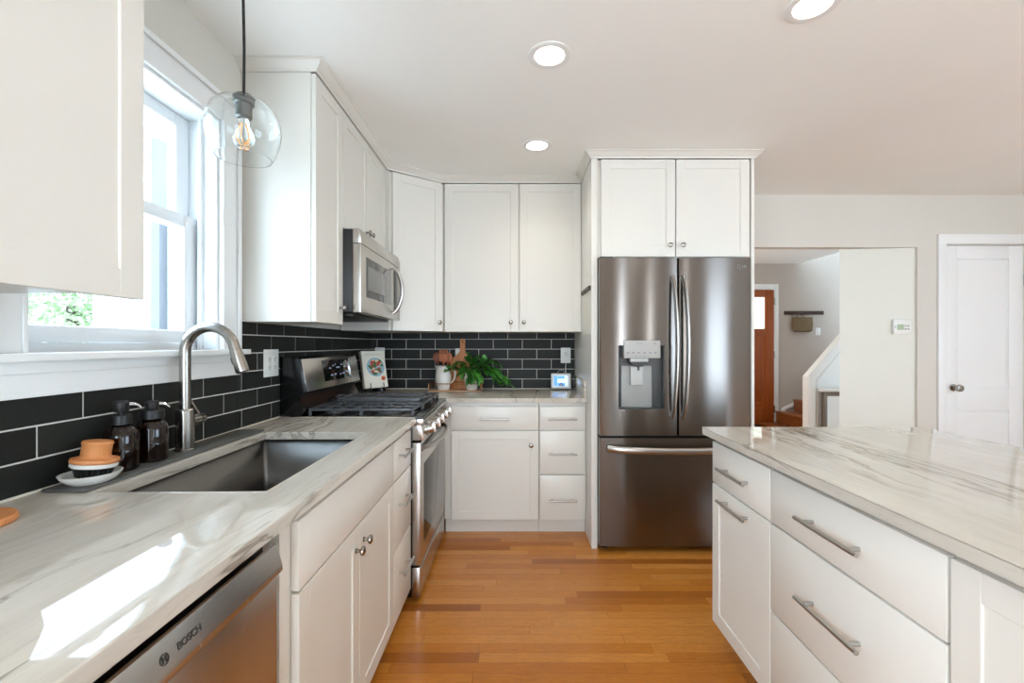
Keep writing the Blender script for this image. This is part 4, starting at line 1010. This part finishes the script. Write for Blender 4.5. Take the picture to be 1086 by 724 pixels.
# pale sheet below a dark rail on the tall panel
T = thing('rail_and_sheet', 'pale sheet below a dark rail on the panel beside the fridge', 'rail with sheet', (.47, 2.97, 1.33))
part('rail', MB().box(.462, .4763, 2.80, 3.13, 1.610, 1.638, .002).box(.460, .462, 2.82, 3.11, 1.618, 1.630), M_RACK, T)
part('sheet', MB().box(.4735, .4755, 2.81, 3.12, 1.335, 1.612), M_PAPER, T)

# ================================================================== HALL AND BACK WALL
T = thing('thermostat', 'white thermostat on the wall inside the hall opening', 'thermostat', (3.108, 3.61, 1.41))
part('case', MB().box(3.038, 3.178, 3.588, 3.613, 1.352, 1.470, .005), M_WHITEP, T)
part('screen', MB().box(3.062, 3.115, 3.586, 3.5885, 1.386, 1.430, .001), M_LCD, T)
for z in (1.392, 1.418):
    for x in (3.130, 3.152): part('button', MB().box(x - .007, x + .007, 3.585, 3.5885, z - .006, z + .006, .001), M_GREY, T)
for x in (3.048,): part('mode_button', MB().box(x - .004, x + .004, 3.585, 3.5885, 1.40, 1.42, .001), M_GREY, T)
T = thing('hook_rail', 'dark wooden hook rail on the far hall wall', 'hook rail', (4.28, 6.65, 1.735))
part('board', MB().box(3.995, 4.575, 6.63, 6.6495, 1.708, 1.764, .003), M_RACK, T)
for k in range(5):
    x = 4.06 + k * .112
    part('hook', MB().tube([(x, 6.632, 1.742), (x, 6.60, 1.735), (x, 6.585, 1.715), (x, 6.578, 1.735)], .005, 8), M_DARK, T)
T = thing('woven_basket', 'flat woven basket bag hanging from the dark hook rail', 'basket', (4.225, 6.58, 1.45))
bk = MB(); tb = bmesh.new(); rings = []
for k, (w_, d_, z_) in enumerate([(.10, .035, 1.452), (.132, .05, 1.47), (.142, .055, 1.56), (.136, .05, 1.665), (.128, .044, 1.665), (.134, .05, 1.56), (.12, .044, 1.48), (.09, .03, 1.465)]):
    rings.append([tb.verts.new((4.225 + w_ * math.copysign(abs(math.cos(q)) ** .45, math.cos(q)), 6.58 + d_ * math.copysign(abs(math.sin(q)) ** .6, math.sin(q)), z_)) for q in [2 * PI * j / 28 for j in range(28)]])
for a, c in zip(rings, rings[1:]):
    for j in range(28): tb.faces.new((a[j], a[(j + 1) % 28], c[(j + 1) % 28], c[j]))
tb.faces.new(rings[0][::-1]); tb.faces.new(rings[-1]); bk._merge(tb)
part('body', bk, M_BASKET, T)
part('handle', MB().tube([(4.14, 6.565, 1.655), (4.155, 6.575, 1.70), (4.172, 6.582, 1.724), (4.19, 6.575, 1.71), (4.23, 6.565, 1.67), (4.27, 6.56, 1.655)], .006, 8), M_BASKET, T)
# staircase behind the stair-side wall
T = thing('staircase', 'oak stair treads rising behind the white sloped half wall in the hall', 'stairs', (4.3, 6.2, 0))
for k in range(6):
    x = 3.60 + .26 * k; top = .12 + .17 * k
    part('step', MB().box(x, x + .26, 5.75, 6.615, max(0, top - .17), top - .025).box(x - .02, x + .26, 5.75, 6.615, top - .025, top, .006), M_STEP, T)
b = MB().prism([(3.958, 0), (4.0, 0), (4.0, .305), (4.9, .70), (4.9, .755), (3.958, .325)], 'y', 6.618, 6.6495, .001); struct('trim_3', b, M_TRIM)
hw = MB().prism([(3.277, 0), (5.2, 0), (5.2, 2.3), (4.47, 2.30), (3.277, .908)], 'y', 5.0, 5.10)
struct('wall_stair', hw, M_TRIM)
b = MB().prism([(3.262, 0), (3.345, 0), (3.345, .885), (4.54, 2.28), (4.46, 2.32), (3.262, .92)], 'y', 4.975, 4.9995, .003)
b.prism([(3.365, 0), (3.385, 0), (3.385, .868), (4.56, 2.24), (4.55, 2.26), (3.365, .885)], 'y', 4.99, 4.9998, .002)
struct('trim_4', b, M_TRIM)
T = thing('framed_panel', 'grey-brown wooden frame around a white panel against the stair half wall', 'frame', (3.72, 4.95, 0))
part('frame', MB().box(3.40, 3.445, 4.935, 4.965, 0, .745, .003).box(4.0, 4.045, 4.935, 4.965, 0, .745, .003).box(3.445, 4.0, 4.935, 4.965, .70, .745, .003).box(3.445, 4.0, 4.935, 4.965, 0, .045, .003), M_FRAMEW, T)
part('panel', MB().box(3.446, 3.999, 4.945, 4.96, .046, .699), M_WHITEP, T)
solo('white_ledge', MB().box(3.366, 4.2, 4.90, 4.974, .75, .785, .003), M_TRIM, 'white ledge above the framed panel on the stair half wall', 'ledge', (3.78, 4.95, .75))

# ================================================================== OUTSIDE THE SINK WINDOW
M_SIDING = mat('white lap siding', (222, 224, 225), .6)
M_BRICK = painted('grey brick', (104, 107, 112), .85, .4, 14)
T = thing('neighbour_house', 'white sided house outside the sink window', 'house', (-5, 8, -.5))
sd_ = MB()
for k in range(29):
    z = -.5 + k * .13; sd_.prism([(7.0, z), (7.0, z + .13), (6.985, z + .13), (6.965, z)], 'x', -6.42, -3.2)
sd_.box(-6.42, -3.2, 7.0, 9, -.5, 3.27)
part('siding', sd_, M_SIDING, T)
part('chimney', MB().box(-5.53, -5.40, 6.80, 6.96, -.5, 4.4), M_BRICK, T)
part('corner_board', MB().box(-5.25, -4.9, 6.85, 6.96, -.5, 3.3).box(-6.50, -6.38, 6.90, 6.98, -.5, 3.3), M_SIDING, T)
wf = part('window', MB().box(-5.80, -5.60, 6.93, 6.962, 1.2, 1.95), M_VINYL, T)
part('window_pane', MB().box(-5.775, -5.625, 6.925, 6.931, 1.25, 1.9), mat('dark pane', (150, 158, 160), .1), wf)
T = thing('garden_tree', 'sunlit green tree outside the lower left of the sink window', 'tree', (-8.4, 8.5, -.5))
part('trunk', MB().tube([(-8.4, 8.5, -.5), (-8.35, 8.5, .8), (-8.45, 8.55, 2.0)], [.16, .13, .09], 10), M_RACK, T)
cr = MB(); rr_ = random.Random(11)
for k in range(3600):
    q, ph, r_ = rr_.uniform(0, 2 * PI), math.acos(rr_.uniform(-1, 1)), rr_.random() ** .4
    p = Vector((-8.3 + 1.55 * r_ * math.sin(ph) * math.cos(q), 8.5 + 1.3 * r_ * math.sin(ph) * math.sin(q), 1.9 + 1.5 * r_ * math.cos(ph)))
    leaf(cr, p, (rr_.uniform(-1, 1), rr_.uniform(-1, 1), rr_.uniform(-.6, .4)), .11, .04, .2, rr_.uniform(-1, 1))
M_TREE = mat('tree leaves', (150, 170, 128), .6)
part('foliage', cr, M_TREE, T)
b = MB().box(-30, WX - .2, -20, 30, -.62, -.5); struct('bounce_ground', b, painted('pale bounce ground', (226, 224, 218), .9, .1, 30))  # unseen ground, made pale to bounce light up through the sink window
